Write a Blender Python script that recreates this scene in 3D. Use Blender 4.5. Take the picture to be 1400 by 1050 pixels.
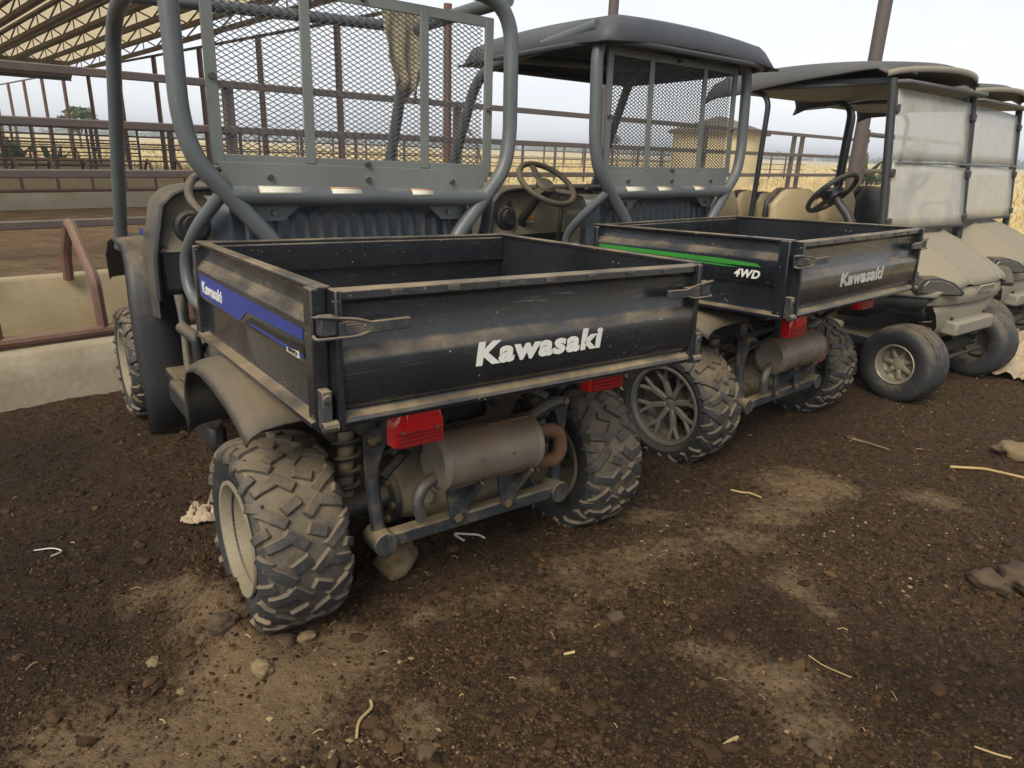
import bpy, bmesh, math, random
import numpy as np
from mathutils import Matrix, Vector, noise
R = math.radians
random.seed(7)
for o in list(bpy.data.objects): bpy.data.objects.remove(o)
S = bpy.context.scene
COL = S.collection

# ------------------------------------------------------------------ camera
PITCH, ROLL, CAMH, FPX = .3261, .0371, 1.3175, 953.42
cd = bpy.data.cameras.new('camera'); cam = bpy.data.objects.new('camera', cd); COL.objects.link(cam)
fw = Vector((0, math.cos(PITCH), -math.sin(PITCH))); r0 = Vector((1, 0, 0)); u0 = Vector((0, math.sin(PITCH), math.cos(PITCH)))
rr = math.cos(ROLL)*r0 + math.sin(ROLL)*u0; uu = -math.sin(ROLL)*r0 + math.cos(ROLL)*u0
cam.matrix_world = Matrix(((rr.x, uu.x, -fw.x, 0), (rr.y, uu.y, -fw.y, 0), (rr.z, uu.z, -fw.z, CAMH), (0, 0, 0, 1)))
cd.sensor_width = 36; cd.lens = FPX/1400*36; cd.clip_start = .05; cd.clip_end = 5000
S.camera = cam
S.cycles.max_bounces = 6; S.cycles.diffuse_bounces = 3; S.cycles.glossy_bounces = 3; S.cycles.volume_bounces = 0; S.cycles.transparent_max_bounces = 6
S.render.resolution_x = 1024; S.render.resolution_y = 768

# ------------------------------------------------------------------ sky, sun, exposure
SUN_EL, SUN_AZ = R(44), R(203)          # azimuth from +Y clockwise
W = bpy.data.worlds.new('World'); S.world = W; W.use_nodes = True
nt = W.node_tree; nt.nodes.clear()
out = nt.nodes.new('ShaderNodeOutputWorld'); bg = nt.nodes.new('ShaderNodeBackground')
sky = nt.nodes.new('ShaderNodeTexSky'); sky.sky_type = 'NISHITA'; sky.sun_disc = False
sky.sun_elevation = SUN_EL; sky.sun_rotation = SUN_AZ; sky.air_density = 1.0; sky.dust_density = 2.0; sky.ozone_density = 1.0
hs = nt.nodes.new('ShaderNodeHueSaturation'); hs.inputs['Saturation'].default_value = .22
tcw = nt.nodes.new('ShaderNodeTexCoord'); mpw = nt.nodes.new('ShaderNodeMapping'); mpw.inputs['Scale'].default_value = (1, 1, 3.2)
nz = nt.nodes.new('ShaderNodeTexNoise'); nz.inputs['Scale'].default_value = 2.1; nz.inputs['Detail'].default_value = 6
rp = nt.nodes.new('ShaderNodeValToRGB'); rp.color_ramp.elements[0].position = .35; rp.color_ramp.elements[0].color = (.91, .925, .945, 1)
rp.color_ramp.elements[1].position = .68; rp.color_ramp.elements[1].color = (1.03, 1.025, 1.02, 1)
mx = nt.nodes.new('ShaderNodeMix'); mx.data_type = 'RGBA'; mx.blend_type = 'MULTIPLY'; mx.inputs[0].default_value = 1
L = nt.links.new
L(sky.outputs[0], hs.inputs['Color']); L(tcw.outputs['Generated'], mpw.inputs[0]); L(mpw.outputs[0], nz.inputs['Vector']); L(nz.outputs[0], rp.inputs[0])
oc = nt.nodes.new('ShaderNodeMix'); oc.data_type = 'RGBA'; oc.inputs[0].default_value = .72; oc.inputs[7].default_value = (6.3, 6.2, 6.0, 1)   # thin overcast over the clear sky
szw = nt.nodes.new('ShaderNodeSeparateXYZ'); L(tcw.outputs['Generated'], szw.inputs[0])
gr = nt.nodes.new('ShaderNodeValToRGB'); ge = gr.color_ramp.elements; ge[0].position = 0; ge[0].color = (.90, .90, .89, 1); ge[1].position = .48; ge[1].color = (.50, .54, .60, 1); L(szw.outputs[2], gr.inputs[0])
sc8 = nt.nodes.new('ShaderNodeMix'); sc8.data_type = 'RGBA'; sc8.blend_type = 'MULTIPLY'; sc8.inputs[0].default_value = 1; sc8.inputs[7].default_value = (6.1, 6.25, 6.5, 1); L(gr.outputs[0], sc8.inputs[6]); L(sc8.outputs[2], oc.inputs[7])
L(hs.outputs[0], oc.inputs[6]); L(oc.outputs[2], mx.inputs[6]); L(rp.outputs[0], mx.inputs[7]); L(mx.outputs[2], bg.inputs[0]); L(bg.outputs[0], out.inputs[0])
bg.inputs[1].default_value = .12
sd = bpy.data.lights.new('sun', 'SUN'); sd.energy = 2.1; sd.angle = R(32); sd.color = (1, .90, .74)
so = bpy.data.objects.new('sun', sd); COL.objects.link(so)
sv = Vector((math.sin(SUN_AZ)*math.cos(SUN_EL), math.cos(SUN_AZ)*math.cos(SUN_EL), math.sin(SUN_EL)))
so.rotation_euler = sv.to_track_quat('Z', 'Y').to_euler()
S.view_settings.view_transform = 'Standard'; S.view_settings.look = 'None'; S.view_settings.gamma = 1; S.view_settings.exposure = .82

# ------------------------------------------------------------------ materials
MATS = {}
def newmat(name):
    m = bpy.data.materials.new(name); m.use_nodes = True; MATS[name] = m
    n = m.node_tree; b = n.nodes['Principled BSDF']
    return m, n, b, n.links.new
def nd(n, t, **kw):
    x = n.nodes.new(t)
    for k, v in kw.items():
        if k in x.inputs: x.inputs[k].default_value = v
        else: setattr(x, k, v)
    return x
def ramp(n, src, lo, hi, c0=(0, 0, 0, 1), c1=(1, 1, 1, 1)):
    r = nd(n, 'ShaderNodeValToRGB'); e = r.color_ramp.elements
    e[0].position = lo; e[1].position = hi; e[0].color = c0; e[1].color = c1
    n.links.new(src, r.inputs[0]); return r.outputs[0]
def mixc(n, f, a, b, mode='MIX'):
    m = nd(n, 'ShaderNodeMix', data_type='RGBA', blend_type=mode)
    for i, v in ((0, f), (6, a), (7, b)):
        if hasattr(v, 'default_value') or hasattr(v, 'is_output'): n.links.new(v, m.inputs[i])
        elif i == 0: m.inputs[0].default_value = v
        else: m.inputs[i].default_value = (*v[:3], 1)
    return m.outputs[2]
def math_(n, op, a, b=None, clamp=False):
    m = nd(n, 'ShaderNodeMath', operation=op, use_clamp=clamp)
    for i, v in ((0, a), (1, b)):
        if v is None: continue
        if hasattr(v, 'is_output'): n.links.new(v, m.inputs[i])
        else: m.inputs[i].default_value = v
    return m.outputs[0]
DUST = (.25, .185, .10)
def dusty(name, col, rough=.5, metal=0, dust=.3, up=.6, scale=9, dcol=DUST, col2=None, bump=.15, bscale=60, coat=0, scratch=.0, speck=0, patchy=0):
    """painted / moulded surface with settled dust (more on upward faces), blotches, scratches and pale specks"""
    m, n, b, K = newmat(name)
    tc = nd(n, 'ShaderNodeTexCoord'); co = tc.outputs['Object']
    n1 = nd(n, 'ShaderNodeTexNoise', Scale=scale, Detail=8.0, Roughness=.65); K(co, n1.inputs['Vector'])
    n2 = nd(n, 'ShaderNodeTexNoise', Scale=scale*9, Detail=5.0, Roughness=.7); K(co, n2.inputs['Vector'])
    n3 = nd(n, 'ShaderNodeTexNoise', Scale=scale*.45, Detail=4.0); K(co, n3.inputs['Vector'])
    base = mixc(n, ramp(n, n3.outputs[0], .3, .7), col, col2 or tuple(c*.72 for c in col))
    ge = nd(n, 'ShaderNodeNewGeometry'); sx = nd(n, 'ShaderNodeSeparateXYZ'); K(ge.outputs['Normal'], sx.inputs[0])
    upf = math_(n, 'MULTIPLY', math_(n, 'MAXIMUM', sx.outputs[2], 0), up)
    dd = math_(n, 'ADD', math_(n, 'MULTIPLY', n1.outputs[0], .75), math_(n, 'MULTIPLY', n2.outputs[0], .35))
    dd = math_(n, 'ADD', dd, math_(n, 'ADD', upf, dust-.55))
    df = ramp(n, dd, .30, .85)
    if patchy: df = math_(n, 'MULTIPLY', df, ramp(n, math_(n, 'ADD', math_(n, 'MULTIPLY', n3.outputs[0], .5), math_(n, 'MULTIPLY', n1.outputs[0], .5)), .5-.16*patchy, .62, (1-patchy, 1-patchy, 1-patchy, 1)))
    c = mixc(n, df, base, dcol)
    if scratch:
        for q_, (rx_, rz_) in enumerate(((.5, .2), (-.9, 1.1), (1.9, .6))):
            mp = nd(n, 'ShaderNodeMapping'); mp.inputs['Scale'].default_value = (5, 140, 140); mp.inputs['Rotation'].default_value = (rx_, rx_*.7+rz_, rz_); K(co, mp.inputs[0])
            w = nd(n, 'ShaderNodeTexNoise', Scale=1.0, Detail=2.0, Distortion=.6); K(mp.outputs[0], w.inputs['Vector'])
            sc = ramp(n, w.outputs[0], .69, .74); c = mixc(n, math_(n, 'MULTIPLY', math_(n, 'MULTIPLY', sc, scratch), ramp(n, n3.outputs[0], .42, .6)), c, (.34, .33, .30))
    if speck:
        v = nd(n, 'ShaderNodeTexVoronoi', Scale=42.0); K(co, v.inputs['Vector'])
        sp = ramp(n, v.outputs['Distance'], .06, .10, (1, 1, 1, 1), (0, 0, 0, 1))
        c = mixc(n, math_(n, 'MULTIPLY', sp, math_(n, 'MULTIPLY', ramp(n, n1.outputs[0], .52, .6), speck)), c, (.55, .52, .45))
    K(c, b.inputs['Base Color'])
    ro = math_(n, 'ADD', math_(n, 'MULTIPLY', df, .9-rough), math_(n, 'ADD', rough-.06, math_(n, 'MULTIPLY', n2.outputs[0], .14)), True)
    K(ro, b.inputs['Roughness'])
    b.inputs['Metallic'].default_value = metal
    if coat: b.inputs['Coat Weight'].default_value = coat
    n4 = nd(n, 'ShaderNodeTexNoise', Scale=bscale, Detail=4.0); K(co, n4.inputs['Vector'])
    bp = nd(n, 'ShaderNodeBump', Strength=bump, Distance=.004); K(math_(n, 'ADD', n4.outputs[0], n1.outputs[0]), bp.inputs['Height']); K(bp.outputs[0], b.inputs['Normal'])
    return m
dusty('bed_paint', (.009, .0105, .0135), .27, 0, .09, .80, 8, coat=.35, col2=(.017, .020, .024), scratch=.22, speck=.9, bump=.06, patchy=.75)
dusty('frame_paint', (.030, .036, .042), .40, 0, .30, .40, 12, speck=.6)
dusty('tube_grey', (.092, .103, .108), .42, 0, .18, .25, 7, dcol=(.27, .25, .20), bump=.05, speck=.4)
dusty('screen_grey', (.16, .172, .160), .5, 0, .15, .3, 9, dcol=(.27, .25, .20), bump=.05)
dusty('wire_grey', (.07, .075, .074), .5, 0, .1, .2, 9, bump=0)
dusty('plastic_black', (.022, .024, .026), .5, 0, .22, .36, 5, bump=.25, bscale=220, speck=.3)
dusty('plastic_dusty', (.034, .033, .030), .55, 0, .34, .40, 4, dcol=(.15, .115, .07), bump=.25, bscale=160)
dusty('dash_plastic', (.048, .045, .038), .55, 0, .35, .3, 5, dcol=(.17, .135, .085), bump=.2, bscale=180)
dusty('dash_face', (.16, .145, .105), .5, 0, .42, .3, 6, dcol=(.22, .18, .115), bump=.2, bscale=180)
dusty('seat_vinyl', (.030, .040, .050), .36, 0, .22, .3, 8, bump=.12, bscale=200, speck=.4)
dusty('seat_tan', (.42, .33, .19), .5, 0, .2, .2, 4, dcol=(.22, .17, .10), col2=(.36, .28, .16), bump=.1)
dusty('seat_dark', (.035, .037, .042), .5, 0, .25, .3, 6, bump=.1)
dusty('rubber', (.028, .030, .032), .6, 0, .24, .36, 14, dcol=(.21, .155, .09), bump=.3, bscale=90)
dusty('rubber_dusty', (.032, .031, .030), .72, 0, .43, .26, 9, dcol=(.215, .165, .10), bump=.35, bscale=80)
dusty('rim_cream', (.27, .245, .175), .5, .1, .50, .3, 10, dcol=(.19, .15, .09), col2=(.26, .24, .18), bump=.2)
dusty('rim_alloy', (.26, .245, .205), .38, .4, .30, .3, 9, dcol=(.20, .165, .11), bump=.15)
dusty('hubcap', (.36, .33, .25), .4, .3, .35, .3, 12, dcol=(.2, .165, .10))
dusty('muffler', (.23, .21, .17), .40, .25, .36, .30, 16, dcol=(.23, .125, .06), col2=(.15, .135, .105), bump=.25, speck=.3)
dusty('rusty', (.17, .075, .035), .75, .2, .4, .3, 22, dcol=(.24, .13, .06), col2=(.10, .05, .03), bump=.4)
dusty('gear_case', (.24, .20, .125), .7, .1, .5, .3, 13, dcol=(.25, .20, .125), bump=.4)
dusty('bolt', (.24, .175, .085), .5, .5, .35, .3, 30)
dusty('steel', (.13, .128, .122), .45, .6, .3, .3, 14)
dusty('concrete_white', (.46, .42, .32), .9, 0, .52, .15, 3.2, dcol=(.22, .17, .10), col2=(.36, .31, .22), bump=.6, bscale=25)
dusty('concrete_tan', (.42, .34, .20), .9, 0, .45, .2, 3.0, dcol=(.25, .19, .11), col2=(.34, .27, .16), bump=.4, bscale=25)
dusty('oxide_pipe', (.12, .050, .036), .6, 0, .32, .35, 6, dcol=(.20, .135, .085), col2=(.095, .048, .038), bump=.2)
dusty('fence_pipe', (.085, .070, .066), .6, 0, .28, .35, 4, dcol=(.20, .165, .13), col2=(.095, .066, .058), bump=.2)
dusty('joist', (.15, .115, .08), .7, .1, .2, .2, 3, dcol=(.16, .11, .07))
dusty('cart_body', (.25, .23, .18), .45, 0, .45, .25, 3.5, dcol=(.24, .20, .135), col2=(.22, .20, .15), bump=.12, speck=.4)
dusty('lamp_lens', (.10, .095, .08), .15, 0, .25, .2, 12, coat=.6, bump=.02)
dusty('cart_grey', (.23, .215, .17), .55, 0, .4, .3, 5, dcol=(.28, .24, .17), bump=.15)
dusty('cart_black', (.026, .028, .030), .5, 0, .17, .35, 6)
dusty('red_dark', (.26, .004, .008), .3, 0, .2, .3, 20, bump=0)
dusty('canopy_grey', (.055, .060, .068), .55, 0, .15, .35, 2.5, dcol=(.14, .135, .12), bump=.15, bscale=120)
dusty('canopy_beige', (.085, .084, .082), .6, 0, .16, .3, 2.5, dcol=(.14, .13, .115), bump=.1)
dusty('canopy_under', (.10, .10, .10), .6, 0, .2, .2, 3)
dusty('sticker_white', (.60, .58, .48), .5, 0, .25, .1, 20, dcol=(.3, .26, .19), bump=0)
dusty('sticker_orange', (.50, .20, .05), .5, 0, .2, .1, 20, bump=0)
dusty('lettering', (.70, .70, .64), .45, 0, .16, .05, 14, dcol=(.3, .27, .22), bump=0)
dusty('lettering_worn', (.50, .50, .46), .5, 0, .40, .05, 30, dcol=(.10, .09, .075), bump=0)
dusty('decal_blue', (.022, .042, .25), .4, 0, .16, .1, 9, dcol=(.12, .12, .17), bump=0)
dusty('decal_green', (.04, .25, .04), .4, 0, .12, .1, 9, bump=0)
dusty('decal_black', (.012, .012, .014), .4, 0, .2, .1, 9, bump=0)
dusty('burlap', (.36, .30, .20), .95, 0, .3, .2, 18, dcol=(.22, .18, .12), bump=.8, bscale=160)
dusty('tarp', (.44, .35, .23), .8, 0, .35, .2, 5, dcol=(.24, .18, .11), col2=(.37, .28, .18), bump=.3)
dusty('mud', (.045, .028, .014), .95, 0, .4, .2, 25, dcol=(.11, .072, .038), bump=1, bscale=60)
dusty('dung', (.13, .092, .048), .95, 0, .35, .3, 30, dcol=(.23, .165, .085), bump=1, bscale=70)
dusty('straw', (.42, .30, .13), .8, 0, .2, .1, 30, bump=.2)
dusty('wire_white', (.55, .54, .48), .5, 0, .2, .1, 30)
dusty('tank_plastic', (.52, .42, .24), .6, 0, .2, .2, 1, bump=0)
dusty('tank_roof', (.12, .095, .07), .8, 0, .2, .2, 1, bump=0)
dusty('bark', (.10, .075, .05), .9, 0, .3, .2, 6, bump=.8)
dusty('orange_part', (.55, .27, .05), .5, 0, .3, .2, 12)

m, n, b, K = newmat('red_lens')
tc = nd(n, 'ShaderNodeTexCoord'); nn = nd(n, 'ShaderNodeTexNoise', Scale=30.0, Detail=5.0); K(tc.outputs['Object'], nn.inputs['Vector'])
wv = nd(n, 'ShaderNodeTexWave', Scale=55.0, bands_direction='X'); K(tc.outputs['Object'], wv.inputs['Vector'])
c = mixc(n, ramp(n, nn.outputs[0], .5, .72), (.66, .006, .012), (.42, .02, .02)); K(c, b.inputs['Base Color'])
b.inputs['Roughness'].default_value = .18; b.inputs['Coat Weight'].default_value = .8; b.inputs['Subsurface Weight'].default_value = .15; b.inputs['Subsurface Radius'].default_value = (.03, .004, .004)
bp = nd(n, 'ShaderNodeBump', Strength=.12, Distance=.001); K(nn.outputs[0], bp.inputs['Height']); K(bp.outputs[0], b.inputs['Normal'])

m, n, b, K = newmat('milky_screen')          # scuffed, dust-clouded clear plastic
tc = nd(n, 'ShaderNodeTexCoord'); n1 = nd(n, 'ShaderNodeTexNoise', Scale=5.0, Detail=7.0, Roughness=.6); K(tc.outputs['Object'], n1.inputs['Vector'])
n2 = nd(n, 'ShaderNodeTexNoise', Scale=60.0, Detail=4.0); K(tc.outputs['Object'], n2.inputs['Vector'])
c = mixc(n, ramp(n, n1.outputs[0], .35, .7), (.44, .43, .37), (.52, .50, .43)); K(c, b.inputs['Base Color'])
b.inputs['Roughness'].default_value = .35
K(math_(n, 'ADD', ramp(n, n1.outputs[0], .3, .75, (.50, .50, .50, 1), (.76, .76, .76, 1)), math_(n, 'MULTIPLY', n2.outputs[0], .1), True), b.inputs['Alpha'])

m, n, b, K = newmat('warning_print')        # printed label: rows of small dark type
tc = nd(n, 'ShaderNodeTexCoord'); sx = nd(n, 'ShaderNodeSeparateXYZ'); K(tc.outputs['Generated'], sx.inputs[0])
row = math_(n, 'FRACT', math_(n, 'MULTIPLY', sx.outputs[2], 5.0)); rm = math_(n, 'GREATER_THAN', row, .55)
n1 = nd(n, 'ShaderNodeTexNoise', Scale=22.0, Detail=3.0); K(tc.outputs['Generated'], n1.inputs['Vector'])
f = math_(n, 'MULTIPLY', rm, math_(n, 'GREATER_THAN', n1.outputs[0], .47))
c = mixc(n, math_(n, 'MULTIPLY', f, .6), (.60, .58, .48), (.12, .11, .09)); K(c, b.inputs['Base Color']); b.inputs['Roughness'].default_value = .5

m, n, b, K = newmat('roof_sheet')
tc = nd(n, 'ShaderNodeTexCoord'); n1 = nd(n, 'ShaderNodeTexNoise', Scale=.8, Detail=6.0); K(tc.outputs['Object'], n1.inputs['Vector'])
wv = nd(n, 'ShaderNodeTexWave', Scale=1.6, bands_direction='Y', Distortion=.0); K(tc.outputs['Object'], wv.inputs['Vector'])
c = mixc(n, ramp(n, n1.outputs[0], .35, .7), (.70, .57, .38), (.58, .46, .29)); c = mixc(n, math_(n, 'MULTIPLY', ramp(n, wv.outputs[1], .86, .97), .5), c, (.33, .25, .15)); K(c, b.inputs['Base Color'])
b.inputs['Roughness'].default_value = .6
tl = nd(n, 'ShaderNodeBsdfTranslucent'); tl.inputs[0].default_value = (.75, .62, .40, 1)
ms = nd(n, 'ShaderNodeMixShader'); ms.inputs[0].default_value = .55; K(b.outputs[0], ms.inputs[1]); K(tl.outputs[0], ms.inputs[2]); K(ms.outputs[0], n.nodes['Material Output'].inputs[0])

m, n, b, K = newmat('soil')
tc = nd(n, 'ShaderNodeTexCoord'); co = tc.outputs['Object']; at = nd(n, 'ShaderNodeAttribute', attribute_name='dry')
n1 = nd(n, 'ShaderNodeTexNoise', Scale=2.3, Detail=9.0, Roughness=.7); K(co, n1.inputs['Vector'])
n2 = nd(n, 'ShaderNodeTexNoise', Scale=38.0, Detail=7.0, Roughness=.75); K(co, n2.inputs['Vector'])
n3 = nd(n, 'ShaderNodeTexNoise', Scale=150.0, Detail=4.0, Roughness=.7); K(co, n3.inputs['Vector'])
v1 = nd(n, 'ShaderNodeTexVoronoi', Scale=75.0); K(co, v1.inputs['Vector'])
dark = mixc(n, ramp(n, n2.outputs[0], .38, .62), (.014, .0072, .0030), (.115, .066, .030))
dark = mixc(n, math_(n, 'MULTIPLY', ramp(n, n3.outputs[0], .50, .68), .75), dark, (.16, .105, .055))
dry = mixc(n, ramp(n, n2.outputs[0], .3, .72), (.165, .106, .053), (.30, .205, .110))
f = math_(n, 'ADD', at.outputs['Fac'], math_(n, 'MULTIPLY', math_(n, 'SUBTRACT', n1.outputs[0], .5), 1.3))
f = math_(n, 'ADD', f, math_(n, 'MULTIPLY', math_(n, 'SUBTRACT', n2.outputs[0], .5), 1.1))
mp5 = nd(n, 'ShaderNodeMapping'); mp5.inputs['Rotation'].default_value = (0, 0, R(-33)); mp5.inputs['Scale'].default_value = (3, 15, 1); K(co, mp5.inputs[0])
n5 = nd(n, 'ShaderNodeTexNoise', Scale=1.0, Detail=7.0, Roughness=.7); K(mp5.outputs[0], n5.inputs['Vector'])
f = math_(n, 'ADD', f, math_(n, 'MULTIPLY', math_(n, 'SUBTRACT', n5.outputs[0], .5), 1.1))
c = mixc(n, ramp(n, f, .28, .85), dark, dry); c = mixc(n, .5, c, mixc(n, ramp(n, n1.outputs[0], .3, .7), (.75, .72, .7), (1.2, 1.15, 1.1)), 'MULTIPLY') if False else c
ad = nd(n, 'ShaderNodeAttribute', attribute_name='dark_patch'); c = mixc(n, math_(n, 'MULTIPLY', ad.outputs['Fac'], .62), c, (.016, .009, .0045))
sp = ramp(n, v1.outputs['Distance'], .05, .09, (1, 1, 1, 1), (0, 0, 0, 1)); sp = math_(n, 'MULTIPLY', sp, ramp(n, n2.outputs[0], .60, .64))
c = mixc(n, math_(n, 'MULTIPLY', sp, .6), c, (.42, .36, .25)); K(c, b.inputs['Base Color']); b.inputs['Roughness'].default_value = .95
b.inputs['Specular IOR Level'].default_value = .25
bp = nd(n, 'ShaderNodeBump', Strength=.9, Distance=.012); K(math_(n, 'ADD', n2.outputs[0], math_(n, 'MULTIPLY', n3.outputs[0], .45)), bp.inputs['Height']); bp.inputs['Strength'].default_value = 1.0; bp.inputs['Distance'].default_value = .03; K(bp.outputs[0], b.inputs['Normal'])

m, n, b, K = newmat('crumbs')
oi = nd(n, 'ShaderNodeAttribute', attribute_name='tone'); 
c = ramp(n, oi.outputs['Fac'], 0, 1, (.012, .0062, .0027, 1), (.36, .26, .14, 1)); e = n.nodes[-1].color_ramp.elements.new(.72) if False else None
r_ = [x for x in n.nodes if x.type == 'VALTORGB'][0].color_ramp; e = r_.elements.new(.75); e.color = (.105, .061, .029, 1)
K(c, b.inputs['Base Color']); b.inputs['Roughness'].default_value = .95; b.inputs['Specular IOR Level'].default_value = .2

m, n, b, K = newmat('dry_grass')
tc = nd(n, 'ShaderNodeTexCoord'); n1 = nd(n, 'ShaderNodeTexNoise', Scale=.25, Detail=8.0, Roughness=.7); K(tc.outputs['Object'], n1.inputs['Vector'])
n2 = nd(n, 'ShaderNodeTexNoise', Scale=4.0, Detail=6.0); K(tc.outputs['Object'], n2.inputs['Vector'])
c = mixc(n, ramp(n, n1.outputs[0], .35, .68), (.52, .40, .17), (.45, .36, .18)); c = mixc(n, math_(n, 'MULTIPLY', ramp(n, n2.outputs[0], .4, .75), .55), c, (.60, .50, .30))
K(c, b.inputs['Base Color']); b.inputs['Roughness'].default_value = .9
m, n, b, K = newmat('leaf_green')
tc = nd(n, 'ShaderNodeTexCoord'); n1 = nd(n, 'ShaderNodeTexNoise', Scale=1.5, Detail=4.0); K(tc.outputs['Object'], n1.inputs['Vector'])
K(mixc(n, ramp(n, n1.outputs[0], .35, .65), (.05, .085, .03), (.12, .15, .055)), b.inputs['Base Color']); b.inputs['Roughness'].default_value = .7
m, n, b, K = newmat('leaf_blue')
tc = nd(n, 'ShaderNodeTexCoord'); n1 = nd(n, 'ShaderNodeTexNoise', Scale=2.5, Detail=4.0); K(tc.outputs['Object'], n1.inputs['Vector'])
K(mixc(n, ramp(n, n1.outputs[0], .35, .65), (.11, .18, .15), (.20, .28, .22)), b.inputs['Base Color']); b.inputs['Roughness'].default_value = .6

# ------------------------------------------------------------------ mesh helpers
class MB:
    def __init__(s): s.v = []; s.f = []; s.m = []
    def add(s, vs, fs, mi=0):
        o = len(s.v); s.v += [tuple(v) for v in vs]; s.f += [tuple(i+o for i in f) for f in fs]; s.m += [mi]*len(fs); return s
    def box(s, c, d, rot=None, mi=0, taper=1):
        x, y, z = d[0]/2, d[1]/2, d[2]/2; P = []
        for k, t in ((-1, 1), (1, taper)):
            for i, j in ((-1, -1), (1, -1), (1, 1), (-1, 1)): P.append(Vector((i*x*t, j*y*t, k*z)))
        if rot is not None: P = [rot @ p for p in P]
        return s.add([p+Vector(c) for p in P], [(3, 2, 1, 0), (4, 5, 6, 7), (0, 1, 5, 4), (1, 2, 6, 5), (2, 3, 7, 6), (3, 0, 4, 7)], mi)
    def bar(s, a, b, w, h, mi=0, up=(0, 0, 1)):
        a, b = Vector(a), Vector(b); d = b-a; l = d.length; d.normalize(); u = Vector(up)
        if abs(d.dot(u)) > .98: u = Vector((0, 1, 0))
        x = d.cross(u).normalized(); y = x.cross(d); M = Matrix((x, d, y)).transposed()
        return s.box((a+b)/2, (w, l, h), M, mi)
    def tube(s, pts, r, n=12, mi=0, cap=True):
        pts = [Vector(p) for p in pts]; m = len(pts); rs = r if isinstance(r, (list, tuple)) else [r]*m
        t = []
        for i in range(m):
            d = pts[min(i+1, m-1)]-pts[max(i-1, 0)]; t.append(d.normalized())
        u = Vector((0, 0, 1)) if abs(t[0].z) < .9 else Vector((0, 1, 0))
        a = t[0].cross(u).normalized(); V = []; F = []
        for i in range(m):
            a = (a-t[i]*a.dot(t[i])).normalized(); b_ = t[i].cross(a)
            for k in range(n):
                q = 2*math.pi*k/n; V.append(pts[i]+(a*math.cos(q)+b_*math.sin(q))*rs[i])
        for i in range(m-1):
            for k in range(n): F.append((i*n+k, i*n+(k+1) % n, (i+1)*n+(k+1) % n, (i+1)*n+k))
        if cap: F += [tuple(range(n-1, -1, -1)), tuple((m-1)*n+k for k in range(n))]
        return s.add(V, F, mi)
    def lathe(s, prof, c=(0, 0, 0), axis='X', n=32, mi=0, closed=False):
        V = []; F = []; m = len(prof)
        for k in range(n):
            q = 2*math.pi*k/n
            for a, r in prof:
                p = {'X': (a, r*math.cos(q), r*math.sin(q)), 'Y': (r*math.cos(q), a, r*math.sin(q)), 'Z': (r*math.cos(q), r*math.sin(q), a)}[axis]
                V.append(Vector(p)+Vector(c))
        for k in range(n):
            k2 = (k+1) % n
            for i in range(m-1+(1 if closed else 0)):
                j = (i+1) % m; F.append((k*m+i, k*m+j, k2*m+j, k2*m+i))
        return s.add(V, F, mi)
    def extr(s, poly, fn0, fn1, mi=0, cap=True):
        n = len(poly); V = [fn0(*p) for p in poly]+[fn1(*p) for p in poly]
        F = [(i, (i+1) % n, n+(i+1) % n, n+i) for i in range(n)]
        if cap: F += [tuple(range(n-1, -1, -1)), tuple(range(n, 2*n))]
        return s.add(V, F, mi)
    def grid(s, rows, mi=0, closed=False):
        m = len(rows[0]); V = [p for r in rows for p in r]; F = []
        for i in range(len(rows)-1):
            for j in range(m-1+(1 if closed else 0)):
                k = (j+1) % m; F.append((i*m+j, i*m+k, (i+1)*m+k, (i+1)*m+j))
        return s.add(V, F, mi)
    def build(s, name, mat, parent=None, smooth=35, bevel=0, solid=0, sub=0, fix=True):
        me = bpy.data.meshes.new(name); me.from_pydata([tuple(v) for v in s.v], [], s.f)
        for q in (mat if isinstance(mat, (list, tuple)) else [mat]): me.materials.append(MATS[q])
        me.polygons.foreach_set('material_index', s.m)
        if fix:
            bm = bmesh.new(); bm.from_mesh(me); bmesh.ops.recalc_face_normals(bm, faces=bm.faces); bm.to_mesh(me); bm.free()
        me.update()
        if smooth: me.shade_smooth(); me.set_sharp_from_angle(angle=R(smooth))
        else: me.shade_flat()
        return link(name, me, parent, bevel, solid, sub)
def link(name, me, parent=None, bevel=0, solid=0, sub=0):
    o = bpy.data.objects.new(name, me); COL.objects.link(o)
    if parent is not None: o.parent = parent
    if solid: q = o.modifiers.new('solid', 'SOLIDIFY'); q.thickness = solid; q.offset = 0
    if bevel: q = o.modifiers.new('bevel', 'BEVEL'); q.width = bevel; q.segments = 2; q.limit_method = 'ANGLE'; q.angle_limit = R(40); q.harden_normals = False
    if sub: q = o.modifiers.new('sub', 'SUBSURF'); q.levels = sub; q.render_levels = sub
    return o
def tag(o, label=None, cat=None, group=None, kind=None):
    if label: o['label'] = label
    if cat: o['category'] = cat
    if group: o['group'] = group
    if kind: o['kind'] = kind
    return o
def empty(name, loc=(0, 0, 0), rot=(0, 0, 0), label=None, cat=None, group=None):
    o = bpy.data.objects.new(name, None); COL.objects.link(o); o.location = loc; o.rotation_euler = rot; o.empty_display_size = .1
    return tag(o, label, cat, group)
def fillet(pts, rad=.08, n=6):
    pts = [Vector(p) for p in pts]; out = [pts[0]]
    for i in range(1, len(pts)-1):
        p, a, c = pts[i], pts[i-1], pts[i+1]; d1 = (a-p); d2 = (c-p); r = min(rad, d1.length*.48, d2.length*.48)
        A = p+d1.normalized()*r; C = p+d2.normalized()*r
        for k in range(n+1):
            t = k/n; out.append(A*(1-t)**2+p*2*t*(1-t)+C*t*t)
    out.append(pts[-1]); return out
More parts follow.
